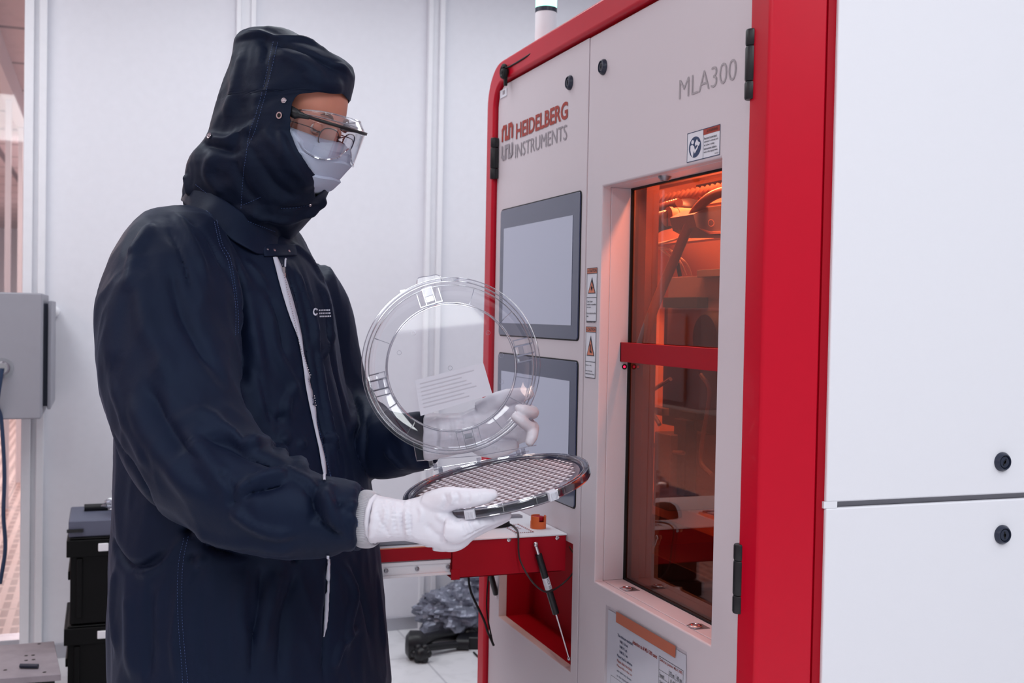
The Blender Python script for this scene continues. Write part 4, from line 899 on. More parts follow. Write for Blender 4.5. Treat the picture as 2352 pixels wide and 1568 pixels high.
# soften the rows between neighbours and lift the crown seam
b = MB(); nr = len(P)
b.grid([list(r) for r in P], NAVY2)
top = P[0].mean(0)+Z_*.006; b.add([top]+list(P[0]), [(0, k+1, k+2) for k in range(n-1)]+[(0, n, 1)], NAVY2)
me = bpy.data.meshes.new('hood'); me.from_pydata(b.v, [], b.f); bm = bmesh.new(); bm.from_mesh(me)
bmesh.ops.remove_doubles(bm, verts=bm.verts, dist=.0009); bmesh.ops.recalc_face_normals(bm, faces=bm.faces)
bmesh.ops.subdivide_edges(bm, edges=[e for e in bm.edges if e.calc_length() > .009], cuts=1, use_grid_fill=True); bmesh.ops.triangulate(bm, faces=[f for f in bm.faces if len(f.verts) > 4])
bm.to_mesh(me); bm.free(); me.update()
if (mnorms(me)*(mverts(me)-O)).sum(1).mean() < 0: me.flip_normals()
crease(me, [
 ([(628, 95), (612, 170), (592, 250), (572, 310), (560, 400), (556, 470)], 5, -3), ([(636, 90), (622, 165), (600, 250)], 4, 2),
 ([(545, 88), (600, 78), (640, 88), (700, 96), (760, 128), (806, 152)], 7, 7), ([(625, 100), (700, 120), (745, 146), (785, 165)], 7, -6), ([(755, 150), (790, 158), (808, 180)], 6, 5), ([(640, 120), (700, 150), (750, 190)], 14, 5), ([(600, 84), (612, 110), (608, 150)], 8, -5),
 ([(560, 110), (540, 200), (520, 280)], 16, 5), ([(700, 200), (640, 215), (590, 240)], 12, -4), ([(780, 180), (760, 215), (740, 235)], 10, -4), ([(690, 170), (740, 190), (790, 200)], 14, 4),
 ([(476, 318), (520, 322), (560, 300), (600, 285)], 11, 7), ([(470, 332), (520, 345), (560, 345)], 10, -7), ([(445, 345), (430, 400), (440, 450)], 10, 6), ([(500, 350), (480, 400), (520, 450)], 16, 6), ([(540, 360), (560, 420), (600, 470)], 12, -5),
 ([(600, 290), (640, 340), (690, 400), (720, 440)], 16, 5), ([(575, 320), (600, 380), (640, 430), (690, 460)], 14, -5), ([(640, 300), (660, 350), (690, 400)], 8, 3),
 ([(640, 478), (690, 476), (735, 468)], 6, -5), ([(560, 480), (620, 505), (680, 500), (735, 470)], 10, 6), ([(600, 500), (640, 530), (655, 560)], 12, -5), ([(742, 455), (736, 470), (700, 492)], 6, 6),
 ([(560, 220), (545, 300), (535, 360)], 12, -4), ([(600, 200), (590, 260), (575, 320)], 12, 4), ([(650, 250), (650, 320), (665, 370)], 8, 3)])
ripple(me, .0028, 16, (1, 1, .7), 5.5); ripple(me, .0012, 40, (1, 1, .6), 1.5)
HT = bvh(me)
ho = finish(me, 'hood', per, NAVY2); q = ho.modifiers.new('solid', 'SOLIDIFY'); q.thickness = .0022; q.offset = -1
q = ho.modifiers.new('sub', 'SUBSURF'); q.levels = q.render_levels = 1
# visor flap hem and edge binding of the opening
# --- stand collar
def collar():
    hi = [(428, 402), (450, 418), (500, 458), (560, 498), (610, 520), (640, 530)]; b = MB()
    c0 = dep(528, 490, 2.262); P = []
    for lev in range(7):
        t = lev/6; row = []
        for k in range(49):
            a = 2*math.pi*k/48; ca, sa = math.cos(a), math.sin(a)   # ca=+1 towards image right/front
            fx = np.interp(ca, [-1, 1], [434-t*14, 648-t*2]); dy = np.interp(ca, [-1, -.6, 0, .5, 1], [404, 432, 478, 516, 532])
            dy2 = np.interp(ca, [-1, -.6, 0, .5, 1], [462, 500, 552, 582, 590])
            y = dy+(dy2-dy)*t; dd = 2.262-(.118+.02*t)*(-sa if True else sa)*-1 if 0 else 2.262+sa*(.112+.03*t)
            x = fx if abs(ca) == 1 else (434-t*14)+(ca+1)/2*(214+t*12)
            row.append(dep(x, y, dd))
        P.append(row)
    b.grid(P, NAVY); return b
cb = collar(); me = bpy.data.meshes.new('c'); me.from_pydata(cb.v, [], cb.f); me.update(); bm = bmesh.new(); bm.from_mesh(me); bmesh.ops.remove_doubles(bm, verts=bm.verts, dist=.0005); bmesh.ops.subdivide_edges(bm, edges=bm.edges, cuts=1, use_grid_fill=True); bmesh.ops.recalc_face_normals(bm, faces=bm.faces); bm.to_mesh(me); bm.free()
ripple(me, .003, 18, (1, 1, .6), 2.2)
CT = bvh(me)
co = finish(me, 'collar', per, NAVY); q = co.modifiers.new('solid', 'SOLIDIFY'); q.thickness = .004; q.offset = 0; q = co.modifiers.new('sub', 'SUBSURF'); q.levels = q.render_levels = 1

# --- things sewn on the suit
def ontop(trees, x, y, off=.001):
    best = None
    for t in trees:
        p, nn = hit(t, x, y)
        if p is not None and (best is None or pix(p)[2] < best[2]): best = (p, nn, pix(p)[2])
    if best is None: return None
    nn = best[1]; v = CP-best[0]
    if nn@v < 0: nn = -nn
    return best[0]+nn*off, nn
def stitches(name, lines, trees, parent, dash=.0035, gap=.003, r=.00045):
    for ln in lines:
        b = MB(); P = spline([np.array(p, float) for p in ln], 10); pts = [ontop(trees, x, y, .0009) for x, y in P]; pts = [p[0] for p in pts if p]
        if len(pts) < 2: continue
        L = dense(pts, .0012); i = 0; a, g = int(dash/.0012), int(gap/.0012)
        while i+a < len(L):
            if np.linalg.norm(L[i+a]-L[i]) < .01: b.tube([L[i], L[i+a]], r, THREAD, 4)
            i += a+g
        if b.v: o = b.build('stitching', parent); o['kind'] = 'stuff'
stitches('hood_stitching', [[(628, 96), (612, 170), (592, 250), (575, 300), (565, 360), (557, 420), (554, 480)], [(638, 98), (622, 168), (602, 245), (584, 305), (570, 335)], [(645, 478), (680, 477), (712, 470)], [(560, 470), (600, 452)]], [HT], ho)
stitches('collar_stitching', [[(450, 424), (500, 462), (560, 502), (632, 532)], [(445, 462), (500, 505), (560, 550), (612, 560)]], [CT, ST, HT], co)
stitches('suit_stitching', [[(497, 505), (510, 560), (530, 600), (545, 700), (547, 765)], [(492, 510), (505, 565), (525, 605), (540, 700), (540, 770)], [(422, 1235), (410, 1300), (408, 1400), (415, 1500), (420, 1568)], [(432, 1232), (420, 1300), (418, 1400), (425, 1500), (432, 1568)], [(835, 1125), (822, 1165), (820, 1200), (824, 1240)], [(688, 790), (705, 860), (722, 940), (745, 1040), (760, 1095)]], [ST], su)
def ribbon(name, px, parent, m, tree, off=.0016):
    b = MB(); P = []
    for x, y, w in [tuple(v) for v in spline([np.array(p, float) for p in px], 8)]:
        l, r_ = ontop([tree], x-w/2, y, off), ontop([tree], x+w/2, y, off)
        if l is None or r_ is None: continue
        mid = (l[0]+r_[0])/2+l[1]*.0012; P.append([l[0], mid, r_[0]])
    b.grid(P, m); return b.build(name, parent, solid=.0012)
zp = ribbon('zip', [(630, 592, 10), (640, 620, 15), (652, 660, 18), (664, 700, 18), (676, 740, 15), (686, 775, 9), (692, 810, 6), (700, 850, 9), (707, 885, 14), (715, 930, 13), (722, 975, 8), (732, 1020, 8), (740, 1060, 10), (745, 1105, 5)], per, ZIPW, ST, .003)
ribbon('zip_lower', [(753, 1272, 5), (753, 1320, 8), (751, 1380, 9), (748, 1430, 7), (744, 1462, 2)], per, ZIPW, ST, .003)
b = MB()
for k in range(60):
    t = k/59; x = np.interp(t, [0, .4, .6, .8, 1], [641, 668, 684, 706, 716]); y = 612+t*320; p = ontop([ST], x+4, y, .0052)
    if p: b.ball(p[0], .0011, SNAP, 4)
b.build('zip_teeth', zp)
p = ontop([ST], 648, 625, .006); b = MB(); b.obox(p[0], A_*.0025, Z_*.007, B_*.0015, SNAP); b.tube([p[0]-Z_*.004+A_*.002, p[0]-Z_*.018+A_*.003], .0016, SNAP, 8); b.tube([p[0]+Z_*.008+A_*.002, p[0]+Z_*.022+A_*.0025, p[0]+Z_*.024+A_*.004], .0018, ZIPW, 8)
b.rev(p[0]-Z_*.022+A_*.0035, p[1], [(.0045, 0), (.0045, .0014), (.0028, .0014), (.0028, 0)], SNAP, 18, closed=True); b.build('zip_slider', zp)
def snapb(name, x, y, r, parent, trees, ring=False):
    q = ontop(trees, x, y, .0006)
    if q is None: return
    b = MB()
    if ring: b.rev(q[0], q[1], [(r, 0), (r, .0012), (r*.62, .0012), (r*.62, 0)], SNAP, 28, closed=True); b.rev(q[0], q[1], [(0, .0001), (r*.62, .0001)], M['matteblack'], 20)
    else: b.rev(q[0], q[1], [(r, 0), (r, .0010), (r*.86, .0018), (r*.7, .0010), (r*.45, .0010), (r*.4, .0030), (0, .0032)], SNAP, 28)
    b.build(name, parent)
for x, y, r in ((613, 574, .0058), (628, 576, .0072), (662, 578, .0068)): snapb('snap_button', x, y, r, su, [ST, CT, HT])
snapb('eyelet', 642, 265, .0066, ho, [HT], True); snapb('eyelet', 652, 231, .0056, ho, [HT]); snapb('snap_button', 481, 312, .0062, ho, [HT]); snapb('snap_button', 712, 470, .0035, ho, [HT])
# collar flap with snaps, and the blurred chest print
def patch(name, poly, parent, tree, m, off=.002, n=10):
    """four-corner cloth patch laid on the suit"""
    (ax, ay), (bx, by), (cx, cy), (dx, dy) = poly; P = []
    for j in range(n+1):
        v = j/n; row = []
        for i in range(n+1):
            u = i/n; x = (ax*(1-u)+bx*u)*(1-v)+(dx*(1-u)+cx*u)*v; y = (ay*(1-u)+by*u)*(1-v)+(dy*(1-u)+cy*u)*v; q = ontop([tree], x, y, off)
            row.append(q[0] if q else (row[-1] if row else P[-1][0]))
        P.append(row)
    b = MB(); b.grid(P, m); return b.build(name, parent, solid=.0015)
patch('collar_flap', [(600, 562), (676, 562), (680, 588), (606, 590)], su, ST, NAVY, .0026)
wm = mat('faded_print_white', (196, 198, 214), .7, var=(300, .25))
b = MB()
def onp(u, v):
    q = ontop([ST], u, v, .0012); return q[0] if q else dep(u, v, 2.2)
for j, (w_, x0) in enumerate(((25, 731), (27, 732), (28, 733))):
    for i in range(7): 
        x = x0+i*3.9; y = 711+j*7+(-.04*i*3)
        b.add([onp(x, y), onp(x+2.9, y), onp(x+2.9, y+3.4), onp(x, y+3.4)], [(0, 1, 2, 3)], wm)
for k in range(12):
    a0, a1 = k/12*6.28, (k+1)/12*6.28; f = lambda a, r: onp(724+r*.8*math.cos(a), 716+r*1.2*math.sin(a))
    if k not in (0, 11): b.add([f(a0, 4), f(a1, 4), f(a1, 7.5), f(a0, 7.5)], [(0, 1, 2, 3)], wm)
b.build('chest_print', su)

# --- mask
MK = mat('pleated_mask_fabric', (176, 184, 206), .75, bump=(500, .25, .0005))
P = []
for j in range(29):
    v = j/28; u = .5*0+(-.018-.108*v); row = []
    pl = (.0075*(1-((v*3.2) % 1))**1.5 if .22 < v < .85 else .0)+(.0015 if int(v*28) in (2, 4, 6) else 0)
    ff = np.interp(v, [0, .12, .3, .55, .8, .92, 1], [.106, .128, .130, .120, .108, .096, .080])+pl
    for i in range(33):
        t = -1+2*i/32; s_ = .086*math.sin(t*1.45)/math.sin(1.45); back = .088*(abs(t)**2.1)
        nosep = .010*math.exp(-(t/.16)**2)*math.exp(-((v-.02)/.16)**2)
        row.append(HL(ff-back+nosep, s_*(1-.16*max(0, v-.5)), u+.008*abs(t)*(1-2*v)+.005*math.exp(-(t/.18)**2)*(1-v)))
    P.append(row)
b = MB(); b.grid(P, MK); me_mask = b.build('face_mask', per, solid=.0012); me_mask.modifiers['solid'].offset = 1
MT = bvh(me_mask.data)
for s in (-1, 1):
    b = MB(); b.tube([HL(.022, s*.083, -.026), HL(-.005, s*.084, -.012), HL(-.03, s*.080, .0)], .0012, ZIPW, 6); b.tube([HL(.018, s*.074, -.112), HL(-.005, s*.080, -.06), HL(-.03, s*.080, -.02)], .0012, ZIPW, 6); b.build('ear_loop', me_mask)
# --- spectacles
GL = clear('spectacle_lens', (.86, .86, .92), .01, .07, .4, 3); WIRE = mat('wire_frame', (70, 58, 62), .3, .8)
def lens_loop(s, f, w, h, u0=0., n=24, pw=2.6, tilt=.10):
    out = []
    for k in range(n):
        t = 2*math.pi*k/n; ct, st = math.cos(t), math.sin(t); q = (abs(ct)**pw+abs(st)**pw)**(-1/pw)
        ss = s*.0335+w*ct*q; uu = u0+h*st*q; out.append(HL(f-2.2*ss*ss*1.2+tilt*uu, ss, uu))
    return out
spx = thing('spectacles', HL(.115, 0, -.008), 'thin wire spectacles worn beneath the clear safety glasses', 'eyeglasses')
for s in (-1, 1):
    lp = lens_loop(s, .116, .0245, .0185, -.010); b = MB(); b.tube(lp+[lp[0], lp[1]], .0012, WIRE, 6, cap=False)
    rim = b.build('rim', spx); b = MB(); b.add(lp, [tuple(range(len(lp)))], GL); b.build('lens', rim)
    b = MB(); b.tube([lens_loop(s, .116, .0245, .0185, -.010)[0 if s > 0 else 12]+U3*.004, HL(.085, s*.068, .0), HL(.0, s*.079, -.002), HL(-.03, s*.08, -.01)], .0010, WIRE, 6, smooth=4); b.build('temple_arm', spx)
b = MB(); b.tube([HL(.114, -.0085, -.006), HL(.121, 0, -.001), HL(.114, .0085, -.006)], .0010, WIRE, 6, smooth=4); b.build('bridge', spx)
# --- safety glasses
SG = clear('clear_polycarbonate', (.96, .96, .97), .015, .05, .8, 2.2)
SGE = clear('polycarbonate_edge', (.78, .78, .82), .05, .2, .9, 1.3)
sgl = thing('safety_glasses', HL(.14, 0, 0), 'clear wraparound safety glasses with black brow bar and orange temple tips', 'safety glasses')
def wrap(t, u, f0=.142, wd=.080):
    """t -1..1 around the face"""
    s_ = wd*math.sin(t*1.5)/math.sin(1.5); return HL(f0-.085*abs(t)**2.6+.10*u, s_, u)
b = MB(); P = []
for j in range(13):
    v = j/12; row = []
    for i in range(49):
        t = -1+2*i/48; low = -.040-.012*math.exp(-((abs(t)-.55)/.28)**2)+.022*math.exp(-(t/.13)**2)+.022*max(0, abs(t)-.78)/.22
        row.append(wrap(t, .016+(low-.016)*v))
    P.append(row)
b.grid(P, SG); b.tube(P[-1], .0009, SGE, 6); b.build('lens_shield', sgl, solid=.0016)
b = MB(); P = []
for j in range(6):
    v = j/5; P.append([wrap(t, .017+.020*v*(1-abs(t)**4), .142-.020*v, .080) for t in np.linspace(-.9, .9, 41)])
b.grid(P, SG); b.tube(P[-1], .0009, SGE, 6); b.tube(P[2], .0005, SGE, 5); b.build('brow_guard', sgl, solid=.0018)
b = MB(); b.grid([[wrap(t, .0175+dz, .144, .081) for t in np.linspace(-1, 1, 49)] for dz in (-.0028, .0028)], M['black']); b.build('brow_bar', sgl, solid=.0030)
for s in (-1, 1):
    b = MB(); a0 = wrap(s*.86, .0165, .144, .0815)
    b.grid([[a0+U3*dz*.5, wrap(s*.97, .0165, .144, .0815)+U3*dz*1.0, HL(.062, s*.085, .016)+U3*dz*1.5, HL(.045, s*.0865, .019)+U3*dz*1.5, HL(.018, s*.0875, .023)+U3*dz*.9] for dz in (-.0065, .0065)], M['black']); b.build('temple_hinge', sgl, solid=.004)
    b = MB(); b.grid([[HL(.022, s*.087, .022)+U3*dz, HL(.0, s*.085, .022)+U3*dz*.9, HL(-.04, s*.083, .012)+U3*dz*.8] for dz in (-.004, .004)], mat('orange_temple', (214, 84, 52), .35)); b.build('temple_arm', sgl, solid=.003)
    b = MB(); P = [[wrap(s*1., .012-.036*v, .142, .080), HL(.050, s*.085, .012-.034*v), HL(.036, s*.084, .008-.026*v)] for v in np.linspace(0, 1, 7)]; b.grid(P, SG); b.build('side_shield', sgl, solid=.0015)
# ================================================================ WAFER CARRIER (base, lid) AND WAFER
DB = 1.97; BC = dep(1139, 1104, DB); vr = ray(1139, 1104); vr /= np.linalg.norm(vr)
ang = math.radians(10.8); E1 = _R*math.cos(ang)+_U*math.sin(ang); E1 -= vr*(E1@vr); E1 /= np.linalg.norm(E1)
w_ = np.cross(E1, vr); w_ = w_ if w_@_U > 0 else -w_
el = math.radians(14.3); E2 = vr*math.cos(el)+w_*math.sin(el); E3 = np.cross(E1, E2); E3 = E3 if E3@Z_ > 0 else -E3
def BL(x, y, z=0): return BC+E1*x+E2*y+E3*z
RB_ = .171
CL = clear('clear_polymer', (.94, .94, .955), .03, .035, .8, 2.2); CLE = clear('clear_polymer_edge', (.72, .73, .78), .05, .22, .9, 1.2)
CLD = clear('clear_polymer_grey', (.50, .50, .57), .12, .08, .45, 1.6)
car = thing('wafer_carrier', BL(0, 0, -.02), 'round clear plastic wafer carrier held open in both gloved hands', 'wafer carrier')
b = MB()
b.rev(BC, E3, [(.152, -.010), (.155, -.002), (.158, .0), (RB_-.006, .0), (RB_-.004, -.003), (RB_-.004, -.012), (RB_-.010, -.016), (.150, -.018), (0, -.018)], CLD, 120, ref=E1)
b.build('base_dish', car, solid=.0012)
b = MB()
for r_, z_ in ((.1585, .0004), (RB_-.0045, .0006), (RB_-.004, -.0125)): b.rev(BC, E3, [(r_+.0010*math.cos(t), z_+.0010*math.sin(t)) for t in np.linspace(0, 2*math.pi, 7)[:-1]], CLE, 120, ref=E1, closed=True)
b.build('base_rim', car)
# white latch tabs on the near edge
def near(px, py):
    """angle of the base rim under a pixel column"""
    best = min((abs(pix(BL(RB_*math.cos(t), RB_*math.sin(t)))[0]-px)+abs(pix(BL(RB_*math.cos(t), RB_*math.sin(t)))[1]-py), t) for t in np.linspace(-math.pi, 0, 200)); return best[1]
WT = mat('frosted_tab', (208, 208, 218), .35)
for x, y, w in ((1076, 1168, .0085), (1270, 1122, .0085)):
    t = near(x, y); rd_ = E1*math.cos(t)+E2*math.sin(t); tg = -E1*math.sin(t)+E2*math.cos(t); c = BC+rd_*(RB_-.001)-E3*.006
    b = MB(); b.obox(c, rd_*.0035, tg*w, E3*.0070, WT); b.obox(c+E3*.0076-rd_*.003, rd_*.006, tg*w, E3*.0010, WT)
    for k in range(6): b.obox(c+rd_*.0038+tg*(k-2.5)*.0024, rd_*.0006, tg*.0005, E3*.006, WT)
    b.build('latch_tab', car, bevel=.0006)
for t in np.linspace(-2.9, -.2, 9):
    b = MB(); rd_ = E1*math.cos(t)+E2*math.sin(t); tg = -E1*math.sin(t)+E2*math.cos(t); b.obox(BC+rd_*(RB_-.006)-E3*.004, rd_*.005, tg*.0007, E3*.006, CLE); b.build('base_rib', car)
# wafer
wf = thing('patterned_wafer', BL(0, 0, -.004), 'round silicon wafer with a grid of shiny chips lying in the open carrier', 'wafer')
WM = mat('wafer_mirror', (190, 178, 186), .2, 1.0); W1 = mat('die_light', (240, 236, 242), .35, .2); W2 = mat('die_brown', (88, 58, 60), .3, .3); W3 = mat('die_mauve', (182, 168, 176), .35, .2)
b = MB(); b.rev(BC-E3*.004, E3, [(0, .0008), (.149, .0008), (.150, .0004), (.149, 0), (0, 0)], WM, 120, ref=E1)
b.build('wafer_disc', wf)
b = MB(); p_ = .0142; rot = .42; cr_, sr_ = math.cos(rot), math.sin(rot)
def dq(x, y, sx, sy, m, z=-.0030):
    P = [(x+i*sx, y+j*sy) for i, j in ((-1, -1), (1, -1), (1, 1), (-1, 1))]; P = [(a*cr_-c*sr_, a*sr_+c*cr_) for a, c in P]
    if max(math.hypot(*q) for q in P) < .1465: b.add([BL(q[0], q[1], z) for q in P], [(0, 1, 2, 3)], m)
for i in range(-12, 13):
    for j in range(-12, 13):
        x, y = i*p_, j*p_
        if math.hypot(x, y) > .155: continue
        dq(x, y, p_*.485, p_*.485, W3, -.00315)
        dq(x-p_*.16, y+p_*.10, p_*.20, p_*.22, W1, -.0030);
        cx_, cy_ = x+p_*.26, y-p_*.26
        dq(cx_, cy_, p_*.24, p_*.15, W2); dq(cx_, cy_, p_*.13, p_*.24, W2, -.0029); dq(cx_-p_*.24, cy_+p_*.02, p_*.07, p_*.05, W2)
        if (i*7+j*3) % 4 == 0: dq(x+p_*.3, y+p_*.36, p_*.04, p_*.05, M['orange'], -.0028)
b.build('chip_pattern', wf, smooth=False)
# lid, swung up
DL = 2.150; LC = dep(1036, 838, DL); vl = ray(1036, 838); vl /= np.linalg.norm(vl)
L1 = _R*math.cos(ang)+_U*math.sin(ang); L1 -= vl*(L1@vl); L1 /= np.linalg.norm(L1)
w_ = np.cross(L1, vl); w_ = w_ if w_@_U > 0 else -w_; tl = math.radians(8)
L2 = w_*math.cos(tl)+vl*math.sin(tl); L3 = np.cross(L1, L2); L3 = L3 if L3@vl < 0 else -L3      # L3 faces the camera
def LL(x, y, z=0): return LC+L1*x+L2*y+L3*z
b = MB()
b.rev(LC, L3, [(.1725, 0), (.1725, .004), (.1685, .005), (.1660, .004), (.1650, -.004), (.1600, -.008)], CL, 128, ref=L1)
b.rev(LC, L3, [(.1600, -.008), (.1560, -.014), (.1420, -.021), (.1300, -.024), (.1270, -.022), (.1260, -.025)], CL, 128, ref=L1)
b.rev(LC, L3, [(.126, -.025), (.1255, -.0262)], CL, 128, ref=L1)
lid = b.build('lid', car, solid=.0011)
b = MB(); b.add([LL(.126*math.cos(t), .126*math.sin(t), -.0262) for t in np.linspace(0, 2*math.pi, 129)[:-1]], [tuple(range(128))], clear('clear_polymer_flat', (.955, .955, .97), .03, .03, .4, 2.)); b.build('lid_window', lid, smooth=False)
b = MB()
for r_, z_, q in ((.1722, .003, .0009), (.1652, .003, .0011), (.1600, -.008, .0007), (.1275, -.023, .0010), (.1245, -.0245, .0006)): b.rev(LC, L3, [(r_+q*math.cos(t), z_+q*math.sin(t)) for t in np.linspace(0, 2*math.pi, 7)[:-1]], CLE, 128, ref=L1, closed=True)
b.build('lid_rings', lid)
b = MB()
def LP(x, y, z=0):
    o = LC+L3*z; D = ray(x, y); t = ((o-CP)@L3)/(D@L3); return CP+D*t
for cx, cy in ((985, 678), (1205, 800), (852, 885), (1078, 1008)):
    c = LP(cx, cy); v = c-LC; a = math.atan2(v@L2, v@L1); rd_ = L1*math.cos(a)+L2*math.sin(a); tg = -L1*math.sin(a)+L2*math.cos(a)
    b = MB()
    for s in (-1, 1):
        b.obox(LC+rd_*.146+tg*s*.0095-L3*.014, rd_*.018, tg*.0007, L3*.008, CLE); b.obox(LC+rd_*.143+tg*s*.022-L3*.017, rd_*.016, tg*.0006, L3*.004, CLE)
    b.obox(LC+rd_*.153-L3*.004, rd_*.009, tg*.0085, L3*.0009, CL); b.obox(LC+rd_*.140-L3*.016, rd_*.005, tg*.0075, L3*.0014, CLE); b.obox(LC+rd_*.129-L3*.02, rd_*.0008, tg*.022, L3*.004, CLE); b.build('lid_clip', lid)
for a in (3.55, 3.95, 5.2, 5.6, .55, -.35, 2.6, 1.1): 
    rd_ = L1*math.cos(a)+L2*math.sin(a); tg = -L1*math.sin(a)+L2*math.cos(a); b = MB(); b.obox(LC+rd_*.1435-L3*.018, rd_*.016, tg*.0006, L3*.003, CLE); b.build('lid_rib', lid)
for x, y in ((1121, 764), (1152, 816), (1152, 877), (1034, 845), (917, 810), (950, 765)):
    b = MB(); b.rev(LP(x, y, -.0255), L3, [(.0045, 0), (.0045, .0012), (.0039, .0012), (.0039, 0)], CLE, 20, closed=True); b.build('lid_boss', lid)
# grip lug on top and small lugs on the flange
b = MB(); a0 = LP(958, 660); a1 = LP(1015, 650); h = L2*.012
b.tube([LP(957, 655), LP(959, 640), LP(968, 636), LP(985, 634), LP(1000, 631), LP(1010, 634), LP(1014, 645)], .0009, CLE, 6, smooth=3)
P = [LP(957, 655), LP(959, 640), LP(985, 634), LP(1008, 631), LP(1014, 645)]; b.add(P, [(0, 1, 2, 3, 4)], CL)
for x, y in ((925, 668), (1048, 642)): b.obox(LP(x, y), L1*.005, L2*.002, L3*.0008, CLE)
b.build('lid_grip', lid)
# white label card on the lid, embossed mirrored lettering
b = MB(); z_ = -.0245; cd = mat('translucent_card', (214, 214, 226), .6)
q = [LP(*p, z_) for p in ((953, 873), (1110, 833), (1131, 905), (966, 955))]; b.add([p+L3*.0004 for p in q], [(0, 1, 2, 3)], cd)
card = b.build('label_card', lid, smooth=False)
b = MB(); ct_ = mat('card_print', (196, 194, 206), .6)
for k in range(7):
    v = .12+k*.11; a = q[0]+(q[3]-q[0])*v; d = q[1]-q[0]; e = (q[3]-q[0])*.03; L_ = .85-.25*((k*3) % 4)/4
    b.add([a+d*.06+L3*.0008, a+d*L_+L3*.0008, a+d*L_+e+L3*.0008, a+d*.06+e+L3*.0008], [(0, 1, 2, 3)], ct_)
b.build('card_print', card, smooth=False)
# hinge plate between lid and base
b = MB(); H = [(950, 1018), (957, 1058), (1100, 1046), (1232, 1022), (1236, 985)]
P0 = [LP(x, y, -.001) for x, y in H]; b.add(P0, [(0, 1, 2, 3, 4)], CL)
for i in range(3): b.tube([P0[i], P0[i+1]], .0008, CLE, 5)
for x, y in ((1000, 1072), (1012, 1078), (990, 1064), (1190, 1040), (1202, 1036), (1100, 1058)):
    c = dep(x, y, 2.13); b.obox(c, E1*.004, E2*.003, E3*.006, CLE)
b.tube([dep(975, 1080, 2.125), dep(1100, 1060, 2.135), dep(1215, 1036, 2.14)], .0014, CLE, 8)
b.build('hinge_plate', car)

# ================================================================ GLOVED HANDS
def finger(b, pts, m, k=6, n=18):
    """pts (x, y, depth, radius px)"""
    P = spline([dep(*p[:3]) for p in pts], k); rr = [float(v[0]) for v in spline([np.array([p[3]/FPX*p[2]]) for p in pts], k)]
    d = P[-1]-P[-2]; d /= np.linalg.norm(d); r0 = rr[-1]
    for a in (.35, .7, .92): P.append(P[len(rr)-1]+d*r0*a) if 0 else None
    base = P[-1]
    for a in (.4, .75, .95): P.append(base+d*r0*a); rr.append(r0*math.sqrt(1-a*a))
    b.tube(P, rr, m, n)
def slab(b, secs, m, n=28):
    """hand/wrist cross-sections: (x, y, depth, half height px, half thickness m, tilt)"""
    rings = []
    for x, y, d, h, t, tl in secs:
        c = dep(x, y, d); hh = h/FPX*d; row = []
        up = U_ * math.cos(tl)+R_ax*math.sin(tl)
        for k in range(n):
            a = 2*math.pi*k/n; ca, sa = math.cos(a), math.sin(a); q = (abs(ca)**2.4+abs(sa)**2.4)**(-1/2.4); row.append(c+up*hh*ca*q+B_*t*sa*q)
        rings.append(row)
    loft(b, rings, m)
U_, R_ax = _U, _R
# near hand: thumb over the rim, fingers beneath the base
g = MB()
slab(g, [(855, 1192, 1.85, 51, .037, .12), (862, 1192, 1.85, 54, .039, .12), (870, 1192, 1.85, 51, .038, .08), (900, 1193, 1.848, 48, .036, .03), (930, 1195, 1.845, 45, .033, 0), (960, 1195, 1.842, 52, .031, -.05), (990, 1194, 1.84, 62, .030, -.1), (1015, 1196, 1.838, 66, .028, -.12), (1035, 1205, 1.836, 58, .025, -.15), (1050, 1215, 1.836, 46, .021, -.2), (1060, 1222, 1.836, 32, .016, -.2)], GLV)
finger(g, [(985, 1160, 1.835, 30), (1020, 1148, 1.822, 29), (1055, 1143, 1.812, 25), (1090, 1142, 1.808, 20), (1118, 1138, 1.812, 17), (1130, 1135, 1.815, 13)], GLV)
finger(g, [(1030, 1215, 1.822, 34), (1052, 1218, 1.818, 29), (1080, 1207, 1.822, 22), (1105, 1198, 1.828, 18), (1135, 1189, 1.838, 15.5), (1164, 1181, 1.85, 11)], GLV)
finger(g, [(1020, 1232, 1.838, 32), (1046, 1238, 1.838, 28), (1078, 1222, 1.845, 19), (1110, 1207, 1.855, 16), (1140, 1195, 1.865, 14), (1162, 1187, 1.875, 11)], GLV)
finger(g, [(1000, 1235, 1.86, 30), (1030, 1240, 1.862, 25), (1066, 1222, 1.872, 18), (1100, 1206, 1.885, 15), (1135, 1194, 1.90, 12)], GLV)
finger(g, [(980, 1230, 1.875, 26), (1010, 1232, 1.885, 21), (1050, 1214, 1.895, 16), (1085, 1203, 1.91, 13), (1105, 1197, 1.92, 11)], GLV)
gm_ = fuse(g, .0022, 4, .5)
